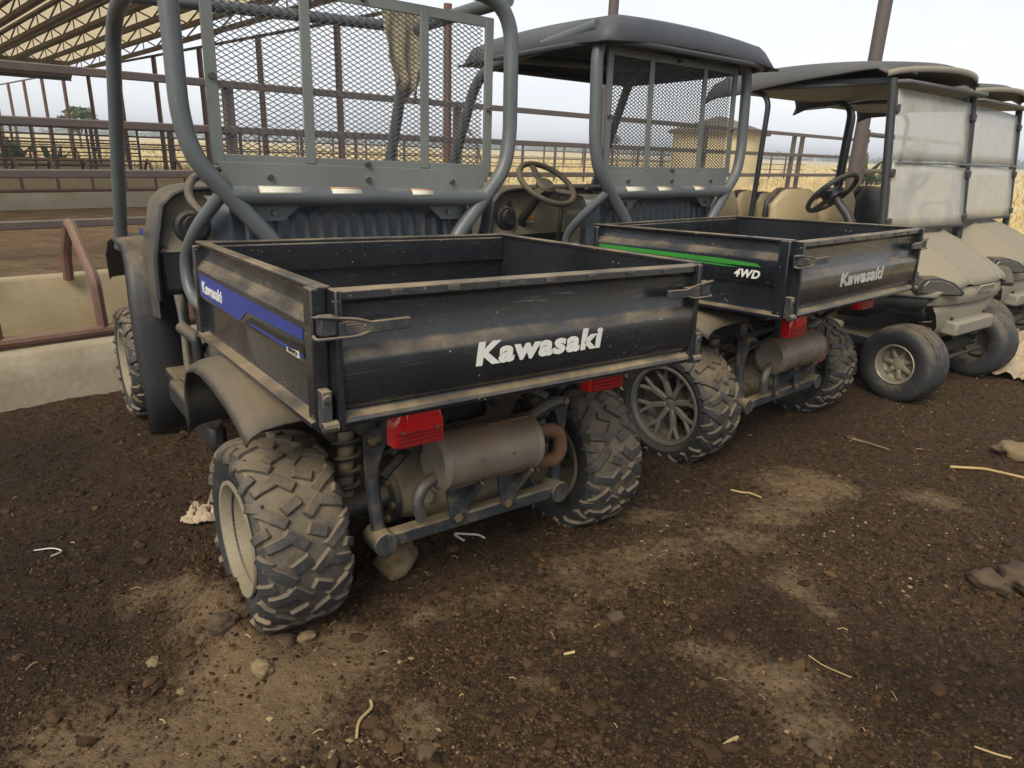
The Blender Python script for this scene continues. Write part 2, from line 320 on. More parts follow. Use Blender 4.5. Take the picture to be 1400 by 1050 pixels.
def text_obj(body, name, mat, parent, width, height, fn, bold=.02, shear=0, depth=.0012):
    """flat raised lettering; fn maps (u,v,w) to local space"""
    cu = bpy.data.curves.new('t', 'FONT'); cu.body = body; cu.size = 1; cu.offset = bold; cu.extrude = .5; cu.resolution_u = 3; cu.space_character = 1.0+bold*2.6; cu.shear = shear
    t = bpy.data.objects.new('t', cu); COL.objects.link(t); bpy.context.view_layer.update()
    me = bpy.data.meshes.new_from_object(t.evaluated_get(bpy.context.evaluated_depsgraph_get())); bpy.data.objects.remove(t)
    xs = [v.co.x for v in me.vertices]; ys = [v.co.y for v in me.vertices]; x0, x1, y0, y1 = min(xs), max(xs), min(ys), max(ys)
    for v in me.vertices:
        v.co = Vector(fn((v.co.x-x0)/(x1-x0)*width, (v.co.y-y0)/(y1-y0)*height, v.co.z*depth))
    me.materials.clear(); me.materials.append(MATS[mat]); me.name = name
    bm = bmesh.new(); bm.from_mesh(me); bmesh.ops.recalc_face_normals(bm, faces=bm.faces); bm.to_mesh(me); bm.free()
    return link(name, me, parent)
def fbm(x, y, z=0, o=4): return noise.fractal(Vector((x, y, z)), 1.0, 2.0, o, noise_basis='PERLIN_ORIGINAL')

# fence frame: X along the pen rails, Y across the pens
FYAW = -.7808; FC, FS = math.cos(FYAW), math.sin(FYAW)
def FW(X, Y, Z=0): return Vector((X*FC+Y*FS, -X*FS+Y*FC, Z))
def toF(x, y): return x*FC-y*FS, x*FS+y*FC
FROT = (0, 0, -FYAW)

# ------------------------------------------------------------------ ground
V1 = ((.0747, 1.7007), -.6401, -.0314, .0181)
V2 = ((1.5037, 3.0144), -.7129, -.0398, -.0018)
def vw(V, X, Y):
    (x, y), a = V[0], V[1]; c, s = math.cos(a), math.sin(a); return x+X*c+Y*s, y-X*s+Y*c
C1 = ((2.657, 4.197), R(143.3)); C2 = ((3.66, 5.19), R(140))
AY = .48
MOUNDS = [(*vw(V1, -.72, AY+.03), .12, .15), (*vw(V1, -.73, AY-.15), .10, .09), (*vw(V1, -.66, AY-.27), .07, .05), (*vw(V1, -.74, AY+.22), .10, .06), (*vw(V1, -.58, AY-.30), .10, .022), (*vw(V1, .56, AY-.3), .10, .02), (*vw(V1, .3, .8), .25, .03),
          (*vw(V2, -.56, AY-.3), .12, .02), (*vw(V2, .56, AY-.3), .10, .02), (*vw(V2, -.75, AY), .12, .03), (*vw(V1, -.70, 2.1), .12, .04), (*vw(V1, -.2, .6), .35, .035),
          (1.60, 1.98, .16, .035), (1.75, 2.0, .12, .03), (-.36, 1.99, .12, .012), (2.35, 3.0, .14, .03)]
DRY = [(*vw(V1, -.76, AY+.02), .10), (*vw(V1, -.74, AY-.2), .08), (-.80, 1.15, .18), (-.62, 1.28, .16), (-.5, 1.36, .14), (.2, 1.75, .07), (1.15, 2.5, .13), (-.95, 1.22, .16), (-.72, 1.36, .15), (-.52, 1.47, .15), (-.42, 1.60, .09), (-.36, 1.50, .12), (-.20, 1.75, .07), (-.02, 1.85, .09), (.2, 1.93, .10), (.42, 2.02, .11), (.62, 2.12, .11), (.82, 2.22, .12),
       (1.0, 2.42, .12), (1.2, 2.72, .15), (1.35, 2.62, .13), (.70, 1.52, .12), (.76, 1.38, .09), (.93, 1.95, .09), (1.02, 1.85, .08), (-1.12, 1.78, .10), (-.95, 1.75, .08), (.55, 1.62, .06), (.30, 1.60, .06), (.1, 1.45, .06), (-.15, 1.36, .08), (.52, 2.4, .13), (1.75, 2.6, .12), (1.6, 1.7, .1), (-.6, 1.2, .13)]
def axis_lines(lo, hi, step, far):
    a = list(np.arange(lo, hi+1e-6, step)); d = step; p = hi
    while p < far: d *= 1.35; p += d; a.append(p)
    d = step; p = lo
    while p > -far: d *= 1.35; p -= d; a.insert(0, p)
    return np.array(a)
gx = axis_lines(-2.9, 4.3, .0165, 2500); gy = axis_lines(.75, 5.2, .0165, 2500)
GX, GY = np.meshgrid(gx, gy)
HZ = np.zeros_like(GX); DR = np.zeros_like(GX)
near = (np.abs(GX) < 12) & (GY > -3) & (GY < 24)
idx = np.argwhere(near)
for i, j in idx:
    x, y = GX[i, j], GY[i, j]
    h = .016*fbm(x*1.1, y*1.1, 3, 3)
    if -3.2 < x < 4.6 and .5 < y < 5.6:
        h += .0085*fbm(x*9, y*9, 7, 4)+.007*fbm(x*30, y*30, 1, 2)
    HZ[i, j] = h
for mx_, my_, rad, amp in MOUNDS: HZ += amp*np.exp(-((GX-mx_)**2+(GY-my_)**2)/(2*(rad*.62)**2))
WX, WY = np.zeros_like(GX), np.zeros_like(GX)
for i, j in idx:
    x, y = GX[i, j], GY[i, j]
    if abs(x) < 5 and y < 6: WX[i, j] = .11*fbm(x*3.1, y*3.1, 11, 4); WY[i, j] = .09*fbm(x*3.1, y*3.1, 17, 4)
for dx, dy, rad in DRY: DR = DR+(1-DR)*.74*np.exp(-((GX+WX-dx)**2+((GY+WY-dy)*1.25)**2)/(2*(rad*.85)**2))
for V_ in (V1, V2):
    (x0_, y0_), a_ = V_[0], V_[1]; c_, s_ = math.cos(a_), math.sin(a_); LX = (GX-x0_)*c_-(GY-y0_)*s_; LY = (GX-x0_)*s_+(GY-y0_)*c_
    for X_ in (-.555, .555):
        wob = .04*np.sin(LY*2.3+X_*5); d_ = LX-X_-wob; on = np.clip((.35-LY)*4, 0, 1)*np.clip((LY+2.2)*1.2, 0, 1)*(np.abs(d_) < .3)
        HZ = HZ-on*.012*np.exp(-(d_/.10)**4)*(1+.55*np.sin(LY*40+np.abs(d_)*26))+on*.009*np.exp(-((np.abs(d_)-.155)/.03)**2)
HZ = HZ*(1-.35*DR)
FXg = GX*FC-GY*FS; FYg = GX*FS+GY*FC
DR = np.where(FYg > 4.05, .62, DR); DR = np.where((FXg > 5.6) & (FYg < 4.05), np.maximum(DR, np.clip((FXg-5.6)*.5, 0, .7)), DR)
HZ = np.where((np.abs(GX) > 9) | (GY > 20) | (GY < -2), 0, HZ)
ny, nx = GX.shape
me = bpy.data.meshes.new('ground'); vco = np.stack([GX, GY, HZ], -1).reshape(-1, 3)
ii = np.arange(ny*nx).reshape(ny, nx); q = np.stack([ii[:-1, :-1], ii[:-1, 1:], ii[1:, 1:], ii[1:, :-1]], -1).reshape(-1, 4)
me.vertices.add(len(vco)); me.vertices.foreach_set('co', vco.ravel()); me.loops.add(q.size); me.loops.foreach_set('vertex_index', q.ravel())
me.polygons.add(len(q)); me.polygons.foreach_set('loop_start', np.arange(0, q.size, 4)); me.polygons.foreach_set('loop_total', np.full(len(q), 4)); me.update(calc_edges=True)
at = me.attributes.new('dry', 'FLOAT', 'POINT'); at.data.foreach_set('value', DR.ravel().astype(np.float32))
DARK_PATCH = np.zeros_like(GX)  # soft patches of darker soil under the vehicles, left of them and up front
for dx, dy, rad in ((*vw(V1, -1.25, 1.0), .75), (*vw(V1, -1.1, 2.0), .6), (*vw(V1, 0, .9), .75), (*vw(V2, 0, .9), .8), (.35, 1.45, .34), (.75, 1.75, .22), (-1.25, 1.55, .35), (1.2, 1.5, .3), (-.05, 2.1, .3)): DARK_PATCH = np.maximum(DARK_PATCH, np.exp(-((GX+2*WX-dx)**2+(GY+2*WY-dy)**2)/(2*(rad*.7)**2)))
DARK_PATCH = DARK_PATCH*(1-np.clip(DR*1.3, 0, 1))
at = me.attributes.new('dark_patch', 'FLOAT', 'POINT'); at.data.foreach_set('value', DARK_PATCH.ravel().astype(np.float32))
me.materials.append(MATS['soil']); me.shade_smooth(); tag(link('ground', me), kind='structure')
def gz(x, y):
    j = np.clip(np.searchsorted(gx, x)-1, 0, nx-2); i = np.clip(np.searchsorted(gy, y)-1, 0, ny-2)
    a = (x-gx[j])/(gx[j+1]-gx[j]); b = (y-gy[i])/(gy[i+1]-gy[i])
    return (HZ[i, j]*(1-a)*(1-b)+HZ[i, j+1]*a*(1-b)+HZ[i+1, j]*(1-a)*b+HZ[i+1, j+1]*a*b)
def gdark(x, y):
    j = np.clip(np.searchsorted(gx, x)-1, 0, nx-2); i = np.clip(np.searchsorted(gy, y)-1, 0, ny-2); return DARK_PATCH[i, j]
def gdry(x, y):
    j = np.clip(np.searchsorted(gx, x)-1, 0, nx-2); i = np.clip(np.searchsorted(gy, y)-1, 0, ny-2); return DR[i, j]

# loose crumbs of soil and manure: uncountable
rng = np.random.default_rng(3)
bmx = bmesh.new(); bmesh.ops.create_icosphere(bmx, subdivisions=1, radius=1); bv = np.array([v.co[:] for v in bmx.verts]); bf = np.array([[v.index for v in f.verts] for f in bmx.faces]); bmx.free()
ov = np.array([(1, 0, 0), (-1, 0, 0), (0, 1, 0), (0, -1, 0), (0, 0, 1), (0, 0, -1)], float); of = np.array([(0, 2, 4), (2, 1, 4), (1, 3, 4), (3, 0, 4), (2, 0, 5), (1, 2, 5), (3, 1, 5), (0, 3, 5)])
def crumb_field(name, N, rmin, rmax, smin, smax, azl, label, tone_fn, flat=.7, power=2.5, bv=bv, bf=bf):
    az = np.radians(rng.uniform(-azl, azl, N)); rad = rmin*(rmax/rmin)**rng.uniform(0, 1, N)
    x = rad*np.sin(az); y = rad*np.cos(az)
    fx, fy = x*FC-y*FS, x*FS+y*FC
    k = (fy < 3.95) & (rng.uniform(0, 1, N) > .80*gdry(x, y)*1.15)
    x, y, rad = x[k], y[k], rad[k]; N = len(x)
    s = smin*(smax/smin)**(rng.uniform(0, 1, N)**power)
    V = bv[None]*(1+rng.uniform(-.42, .42, (N, len(bv), 1)))*s[:, None, None]*np.stack([rng.uniform(.7, 1.4, N), rng.uniform(.7, 1.4, N), np.full(N, flat)], -1)[:, None]
    a = rng.uniform(0, 6.28, N); c, sn = np.cos(a)[:, None], np.sin(a)[:, None]
    X = V[..., 0]*c-V[..., 1]*sn+x[:, None]; Y = V[..., 0]*sn+V[..., 1]*c+y[:, None]; Z = V[..., 2]+(gz(x, y)+s*.25)[:, None]
    vc = np.stack([X, Y, Z], -1).reshape(-1, 3); F = (bf[None]+(np.arange(N)*len(bv))[:, None, None]).reshape(-1, 3)
    me = bpy.data.meshes.new(name); me.vertices.add(len(vc)); me.vertices.foreach_set('co', vc.ravel()); me.loops.add(F.size); me.loops.foreach_set('vertex_index', F.ravel())
    me.polygons.add(len(F)); me.polygons.foreach_set('loop_start', np.arange(0, F.size, 3)); me.polygons.foreach_set('loop_total', np.full(len(F), 3)); me.update(calc_edges=True)
    at = me.attributes.new('tone', 'FLOAT', 'POINT'); at.data.foreach_set('value', np.repeat(tone_fn(N)*(1-.55*gdark(x, y)), len(bv)).astype(np.float32))
    me.materials.append(MATS['crumbs']); me.shade_flat(); tag(link(name, me), label, 'soil', kind='stuff')
crumb_field('soil_crumbs', 150000, .95, 8, .0022, .0080, 58, 'loose dark crumbs of soil and manure strewn over the ground', lambda N: np.clip(rng.normal(.39, .24, N), 0, .92), power=2.0, bv=ov, bf=of)
crumb_field('soil_grit', 50000, .95, 4.0, .0012, .0030, 52, 'fine pale grit scattered over the dark soil', lambda N: np.clip(rng.normal(.46, .28, N), 0, .9), power=1.5, bv=ov, bf=of)
crumb_field('soil_clumps', 4200, .95, 9, .007, .021, 58, 'scattered rounded clumps of dark manure soil', lambda N: np.clip(rng.normal(.38, .16, N), 0, .8), power=2.8, flat=.55)

# straw litter: uncountable short bits
mb = MB()
for k in range(170):
    a = R(random.uniform(-52, 52)); r_ = 1.0*8**random.random(); x, y = r_*math.sin(a), r_*math.cos(a)
    if toF(x, y)[1] > 3.9: continue
    z = float(gz(np.array(x), np.array(y)))+.004; l = random.uniform(.008, .035); t = random.uniform(0, 6.3); dx, dy = math.cos(t)*l, math.sin(t)*l
    mb.tube([(x-dx/2, y-dy/2, z), (x+dx*.1, y+dy*.1+l*.12, z+.004), (x+dx/2, y+dy/2, z+.001)], random.uniform(.0008, .0017), 4)
tag(mb.build('straw_litter', 'straw', fix=False), 'short bits of straw littered over the soil', 'straw', kind='stuff')

# ------------------------------------------------------------------ field beyond the yard
mb = MB()
for a, b_, c_, d_ in ((8.7, -900, 2400, 2400), (-2400, 34.5, 8.7, 2400)):
    mb.add([FW(a, b_, .02), FW(c_, b_, .02), FW(c_, d_, .02), FW(a, d_, .02)], [(0, 1, 2, 3)])
tag(mb.build('dry_field', 'dry_grass', smooth=0), kind='structure')
N = 52000
u = rng.uniform(0, 1, N); rad = 10*(140/10)**u; az = rng.uniform(R(-52), R(70), N); gxx = rad*np.sin(az); gyy = rad*np.cos(az)
fx, fy = gxx*FC-gyy*FS, gxx*FS+gyy*FC
k = (fx > 9.1) | (fy > 35); gxx, gyy, rad = gxx[k], gyy[k], rad[k]; N = len(gxx)
hgt = rng.uniform(.12, .42, N)*(.6+.5*np.sin(gxx*.35)*np.cos(gyy*.27)+.25)*np.clip(rad/14, .6, 1.15); wd = .007+rad*.0011; an = rng.uniform(0, 6.28, N); le = rng.normal(0, .12, (N, 2))
P0 = np.stack([gxx-wd*np.cos(an), gyy-wd*np.sin(an), np.full(N, .01)], -1); P1 = np.stack([gxx+wd*np.cos(an), gyy+wd*np.sin(an), np.full(N, .01)], -1)
P2 = np.stack([gxx+le[:, 0], gyy+le[:, 1], hgt], -1); vc = np.stack([P0, P1, P2], 1).reshape(-1, 3); F = np.arange(N*3)
me = bpy.data.meshes.new('grass_stalks'); me.vertices.add(len(vc)); me.vertices.foreach_set('co', vc.ravel()); me.loops.add(N*3); me.loops.foreach_set('vertex_index', F)
me.polygons.add(N); me.polygons.foreach_set('loop_start', np.arange(0, N*3, 3)); me.polygons.foreach_set('loop_total', np.full(N, 3)); me.update(calc_edges=True); me.materials.append(MATS['dry_grass'])
tag(link('grass_stalks', me), 'golden dry grass standing in the open field', 'grass', kind='stuff')

# ------------------------------------------------------------------ barn over the pens: posts, joists, sheeting
barn = empty('pen_roof', FW(0, 0), FROT, 'open-sided barn roof of pale sheets on brown web joists and thin posts', 'barn')
PY = [3.03+3.42*k for k in range(15)]
XR = 8.0
for k, y in enumerate(PY):
    MB().tube([(XR, y, -.05), (XR, y, 3.49 if y > 9 else 5.2)], .068, 12).build('post', 'oxide_pipe' if y > 9 else 'fence_pipe', barn)  # nearest posts use greyer pipe: their backlit look is put into the colour
    if y > 12:
        for X in (-3.5, 2.2): 
            if y > 30: MB().tube([(X, y, -.05), (X, y, 3.5)], .068, 12).build('post', 'oxide_pipe', barn)
MB().tube([(XR, 11.5, 3.53), (XR, 52, 3.45)], .035, 10).build('eave_pipe', 'fence_pipe', barn)
YR0, YR1 = 11.6, 31.8
def zr(Y): return 3.40+(YR1-Y)*.0255
jx = [7.82-.77*k for k in range(15)]
for X in jx:
    j = MB(); j.bar((X, YR0, zr(YR0)), (X, YR1, zr(YR1)), .13, .09); j.bar((X, YR0, zr(YR0)+.34), (X, YR1, zr(YR1)+.34), .11, .06)
    jo = j.build('joist', 'joist', barn); w = MB(); y = YR0
    while y < YR1-2.1:
        z0 = zr(y); w.bar((X, y, z0+.03), (X, y+1.1, z0+.32), .028, .028); w.bar((X, y+1.1, z0+.32), (X, y+2.2, z0), .028, .028); w.bar((X, y+1.1, z0+.32), (X, y+1.1, z0), .024, .024); y += 2.2
    w.build('joist_web', 'joist', jo)
nsh = 16
for k in range(nsh):
    y0 = YR0-.3+(YR1+.6-YR0)/nsh*k; y1 = y0+(YR1+.6-YR0)/nsh+.03; rows = []
    for a in range(91):
        X = -4.4+12.6*a/90; rows.append([(X, y0, zr(y0)+.395+.014*math.sin(a*2.1)), (X, y1, zr(y1)+.395+.014*math.sin(a*2.1)+.006)])
    MB().grid(rows).build('roof_sheet', 'roof_sheet', barn)
MB().box((-3.6, YR1+.32, 3.55), (23, .12, .62)).build('eave_beam', 'fence_pipe', barn)
rows = [[(-15+22.9*a/240, YR1+.40, 3.26), (-15+22.9*a/240, YR1+.40+.02*math.sin(a*1.6), 3.12)] for a in range(241)]
MB().grid(rows).build('eave_sheet', 'canopy_beige', barn, solid=.004)

# ------------------------------------------------------------------ pen fences
def fence(label, Y, X0, X1, zs, posts, h, pw, r_=.05, group=None, thin=False):
    e = empty('pipe_fence', FW(X0, Y), FROT, label, 'fence', group); D = X1-X0
    for z in zs:
        if thin: MB().tube([(0, 0, z), (D, 0, z)], r_, 8).build('rail', 'fence_pipe', e)
        else: MB().box((D/2, 0, z), (D, .06, r_*2)).build('rail', 'fence_pipe', e, bevel=.012)
    for X in posts: MB().box((X-X0, .075, h/2), (pw, .09, h)).build('post', 'fence_pipe', e, bevel=.008)
    return e
fence('heavy four-rail brown pipe fence crossing the pen behind the first feed bunk', 9.0, -5, 24.5, (.36, .885, 1.405, 1.925), (-3.4, .25, 3.9, 7.56, 11.2, 14.9, 19.4, 19.9, 24.4), 1.9, .12, .044)
fence('tall thin-railed brown pen fence standing in front of the golden field', 20.5, -8, 46, (.35, .65, .95, 1.25, 1.5), [ -8+1.9*k for k in range(29)], 1.54, .07, .022, thin=True)
fence('low brown rail fence beyond the last feed bunk', 34, -14, 60, (.4, .8, 1.2, 1.6), [-14+2.0*k for k in range(38)], 1.7, .08, .025, thin=True)
fence('close-barred thin brown fence standing just beyond the second feed bunk', 17.5, -10, 7.6, (.4, .75, 1.1, 1.4), [-10+1.15*k for k in range(16)], 1.42, .045, .018, thin=True)
fence('thin brown cross fence in front of the farthest feed bunk', 24.5, -12, 7.6, (.4, .75, 1.1, 1.45), [-12+1.4*k for k in range(15)], 1.48, .05, .02, thin=True)
fence('short four-rail gate panel behind the golf carts', 3.4, 9.3, 13.6, (.3, .75, 1.2, 1.62), (9.3, 11.4, 13.5), 1.68, .09, .028, thin=True)
fence('long brown rail fence running right beyond the golf carts', -2.2, 10.2, 40, (.35, .8, 1.25, 1.7), [10.2+2.4*k for k in range(13)], 1.75, .09, .03, thin=True)
# upright sticks stuck by the far fence
mb = MB().tube([FW(14.6, 16, 0), FW(14.2, 16.2, 1.5), FW(13.3, 16.4, 2.45)], [.03, .025, .012], 6); tag(mb.build('leaning_pole', 'bark'), 'thin bare pole leaning against the pen rails', 'pole')

# ------------------------------------------------------------------ concrete feed bunks
def bunk(label, Y0, X0, X1, f0, step=.5):
    e = empty('feed_bunk', FW(X0, Y0), FROT, label, 'feed bunk', 'feed bunks in rows across the pens'); D = X1-X0
    def wall(name, mat, y0, y1, z1, amp):
        rows = []; nn = max(8, int(D/.22))
        for a in range(nn+1):
            X = D*a/nn; w_ = amp*fbm(X*2.3, Y0, y0*3, 3); rows.append([(X, y0+w_*.6, -.06), (X, y0+w_, z1*.5), (X, y0+.012+w_*.7, z1-.015), (X, y0+.03, z1+w_*.5), (X, y1-.03, z1+w_*.4), (X, y1, z1-.02), (X, y1, -.06)])
        MB().grid(rows).build(name, mat, e, smooth=50)
    wall('front_wall', 'concrete_white', 0, .20, .28, .012); wall('back_wall', 'concrete_tan', .72, .86, .52, .006)
    MB().box((D/2, .46, .10), (D, .52, .16)).build('trough_floor', 'concrete_tan', e)
    MB().tube([(0, .12, .315), (D, .12, .315)], .030, 10).build('bottom_rail', 'oxide_pipe', e)
    X = f0-X0
    while X < D-.05:
        if X > .05:
            MB().tube(fillet([(X, .12, .30), (X-.0, .14, .58), (X-.0, .48, .86), (X+.0, .66, .66), (X, .70, .50)], .05, 3), .028, 8).build('neck_frame', 'oxide_pipe', e)
        X += step
bunk('whitewashed concrete feed bunk beside the blue striped utility vehicle', 4.0, -2.4, 2.55, .98-.47*6, .47)
bunk('pale concrete feed bunk with red frames at the far side of the first pen', 14.8, -7, 7.6, -6.7, .55)
bunk('distant feed bunk between the second pen and the roof edge', 26.0, -9, 7.6, -8.7, .6)

# ------------------------------------------------------------------ distant things
tk = empty('storage_tank', FW(30, 17.6), FROT, 'round cream storage tank with dark conical roof beyond the fences', 'tank')
MB().lathe([(0, 2.0), (2.25, 2.0), (2.3, 1.9)], axis='Z', n=40).build('tank_wall', 'tank_plastic', tk); MB().lathe([(2.22, 2.25), (2.34, 2.25), (2.95, .25), (3.0, 0)], axis='Z', n=40).build('tank_lid', 'tank_roof', tk)
def leaf_cloud(mb, c, rad, n, ls, mi=0, flat=1.0):
    for k in range(n):
        d = Vector((random.gauss(0, 1), random.gauss(0, 1), random.gauss(0, 1))).normalized()*rad*(random.random()**.5); d.z *= flat
        p = Vector(c)+d; a = Vector((random.gauss(0, 1), random.gauss(0, 1), random.gauss(0, .6))).normalized(); b_ = a.cross(Vector((random.gauss(0, 1), random.gauss(0, 1), random.gauss(0, 1)))).normalized()
        l = ls*random.uniform(.6, 1.4); mb.add([p-a*l, p+b_*l*.35, p+a*l, p-b_*l*.35], [(0, 1, 2, 3)], mi)
def tree(X, Y, h, label, n=900, spread=.5, ls=.22):
    e = empty('tree', FW(X, Y), (0, 0, random.random()*6), label, 'tree', 'trees beyond the pens')
    t = MB().tube([(0, 0, -.1), (.1, .05, h*.35), (0, .1, h*.7)], [h*.035, h*.025, h*.012], 8); br = []
    for k in range(7):
        a = k*2.4; p = Vector((math.cos(a)*h*spread*.6, math.sin(a)*h*spread*.6, h*random.uniform(.6, .92))); br.append(p); t.tube([(.05, .05, h*random.uniform(.3, .5)), p*.6+Vector((0, 0, h*.2)), p], [h*.014, h*.01, h*.004], 5)
    t.build('trunk', 'bark', e); m_ = MB()
    for p in br+[Vector((0, 0, h*.9))]: leaf_cloud(m_, p, h*spread*.42, n//8, ls, flat=.7)
    m_.build('crown', 'leaf_green', e, smooth=0, fix=False)
tree(14.7, 60, 2.9, 'round green tree showing above the rails beside the left barn post', 1500, .45, .2)
tree(-2, 66, 4.0, 'spreading olive tree in the distance behind the feed bunks', 1200, .6, .2)
tree(120, 95, 4.6, 'small far tree on the horizon past the steering wheel', 700, .5, .3)
tree(130, 40, 4.2, 'small far tree on the horizon above the golf cart seats', 700, .5, .3)
# spiky plant behind the golf cart
def spiky(X, Y, h, n, label, mat):
    e = empty('spiky_plant', FW(X, Y), (0, 0, 0), label, 'plant')
    m_ = MB(); st = MB().tube([(0, 0, 0), (.05, 0, h*.35)], [.12, .1], 8)
    for k in range(n):
        a = random.uniform(0, 6.28); el = random.uniform(.25, 1.4); l = h*random.uniform(.55, 1.0); pr = None; rows = []
        sx, sy = random.uniform(-.4, .4)*h*.8, random.uniform(-.4, .4)*h*.5
        for i in range(6):
            t = i/5; rr_ = l*t; zz = h*.15+rr_*math.sin(el)-.35*l*t*t*math.cos(el); w_ = .075*h*math.sin(math.pi*(t*.86+.12)); cx, cy = sx+rr_*math.cos(el)*math.cos(a), sy+rr_*math.cos(el)*math.sin(a)
            rows.append([(cx-math.sin(a)*w_, cy+math.cos(a)*w_, zz), (cx, cy, zz-.02*h), (cx+math.sin(a)*w_, cy-math.cos(a)*w_, zz)])
        m_.grid(rows)
    st.build('stem', 'bark', e); m_.build('leaves', mat, e, fix=False)
spiky(35, 12.7, 2.1, 46, 'broad-leaved green plant clump beyond the fence behind the cart', 'leaf_green')
spiky(6.6, 30.5, 1.0, 60, 'blue-green spiky plant clump behind the farthest feed bunk', 'leaf_blue')
spiky(5.0, 29.8, 1.2, 80, 'dense dark blue-green bush behind the feed bunks', 'leaf_blue')
# tree line on the horizon
mb = MB()
for k in range(620):
    a = R(random.uniform(-50, 65)); d = random.uniform(420, 620); c = Vector((d*math.sin(a), d*math.cos(a), 0)); s_ = random.uniform(2.0, 5.5)
    leaf_cloud(mb, c+Vector((0, 0, s_*.45)), s_, 16, 1.6, flat=.55)
tag(mb.build('far_woodland', 'leaf_green', smooth=0, fix=False), 'low grey-green line of woodland on the horizon', 'woodland', kind='stuff')

def lump(name, x, y, s, mat, label, cat, seed, flat=.6, sink=.25, sub=3):
    bm = bmesh.new(); bmesh.ops.create_icosphere(bm, subdivisions=sub, radius=1)
    for v in bm.verts:
        d = 1+.38*fbm(v.co.x*1.6+seed, v.co.y*1.6, v.co.z*1.6, 4)+.24*fbm(v.co.x*5+seed, v.co.y*5, v.co.z*5, 4); v.co = Vector((v.co.x*s*d*1.15, v.co.y*s*d*.9, v.co.z*s*d*flat))
    me = bpy.data.meshes.new(name); bm.to_mesh(me); bm.free(); me.materials.append(MATS[mat]); me.shade_smooth(); o = link(name, me)
    o.location = (x, y, float(gz(np.array(x), np.array(y)))+s*flat*(1-sink)-.004); o.rotation_euler = (0, 0, seed); return tag(o, label, cat)

# ------------------------------------------------------------------ wheels
MESH = {}
def knobby_mesh(bead):
    key = 'knobby%.3f' % bead
    if key in MESH: return MESH[key]
    half = [(0, .2685), (.05, .267), (.085, .263), (.108, .251), (.121, .231), (.122, .208), (.112, (.208+bead)/2), (.100, bead)]
    prof = [(a, r) for a, r in reversed(half)]+[(-a, r) for a, r in half[1:]]
    mb = MB(); mb.lathe(prof+[(-.09, bead-.012), (.09, bead-.012)], n=72, mi=0, closed=True)
    for fi, fc in enumerate(mb.f):
        if all(math.hypot(mb.v[k][1], mb.v[k][2]) < .2515 for k in fc): mb.m[fi] = 1
    arc = [0]
    for i in range(1, len(half)): arc.append(arc[-1]+math.dist(half[i], half[i-1]))
    def surf(s):
        sg = 1 if s >= 0 else -1; s = min(abs(s), arc[6]-.001)
        for i in range(1, len(arc)):
            if s <= arc[i]: break
        t = (s-arc[i-1])/(arc[i]-arc[i-1]); a = half[i-1][0]*(1-t)+half[i][0]*t; r = half[i-1][1]*(1-t)+half[i][1]*t
        da, dr = half[i][0]-half[i-1][0], half[i][1]-half[i-1][1]; l = math.hypot(da, dr); return sg*a, r, sg*(-dr/l), da/l
    N = 11; Pt = 2*math.pi/N; Rt = .268; P_ = Pt*Rt
    pat = [(.032, .012, .070, .028, 42), (.080, .082, .088, .028, 40), (.076, .010, .070, .028, -16), (.026, .098, .052, .030, -26), (.117, .040, .052, .027, -24), (.118, .118, .050, .026, 30)]
    def lug(s0, t0, ln, wd, al):
        ca, sa = math.cos(al), math.sin(al); nl = 5; top = []; bot = []
        for i in range(nl):
            l = ln*(i/(nl-1)-.5)
            for w in (-wd/2, wd/2):
                for L_, sc in ((bot, 1.14), (top, .92)):
                    ll, ww = l*sc, w*sc; s = s0+ll*ca-ww*sa; t = t0+ll*sa+ww*ca; a, r, na, nr = surf(s); hgt = .0120 if L_ is top else -.004
                    th = t/Rt; r2 = r+nr*hgt; L_.append((a+na*hgt, r2*math.cos(th), r2*math.sin(th)))
        V = bot+top; o = len(bot); F = []
        for i in range(nl-1):
            a, b_, c, d = 2*i, 2*i+1, 2*i+3, 2*i+2; F += [(o+a, o+b_, o+c, o+d), (a, d, o+d, o+a), (b_, o+b_, o+c, c)]
        F += [(0, o, o+1, 1), (2*nl-2, 2*nl-1, o+2*nl-1, o+2*nl-2)]; q0 = len(mb.m); mb.add(V, F, 0)
        for i in range(nl-1): mb.m[q0+3*i] = 1
    for k in range(N):
        for s0, t0, ln, wd, al in pat:
            j = random.uniform(-.002, .002); lug(s0, k*P_+t0+j, ln, wd, R(al)); lug(-s0, k*P_+t0+P_*.5+j, ln, wd, R(180-al))
    o = mb.build('tyre_tmp', ['rubber_dusty', 'rubber'], smooth=28); MESH[key] = o.data; bpy.data.objects.remove(o); return MESH[key]
def rim_deep():
    return MB().lathe([(.098, .152), (.112, .165), (.119, .164), (.118, .154), (.100, .143), (.090, .139), (.050, .132), (.045, .122), (-.03, .116), (-.045, .09), (-.03, .055), (-.02, .05), (-.02, 0)], n=56).lathe([(-.045, .09), (-.06, .118), (-.095, .140), (-.104, .156), (-.112, .157), (-.110, .146)], n=56)
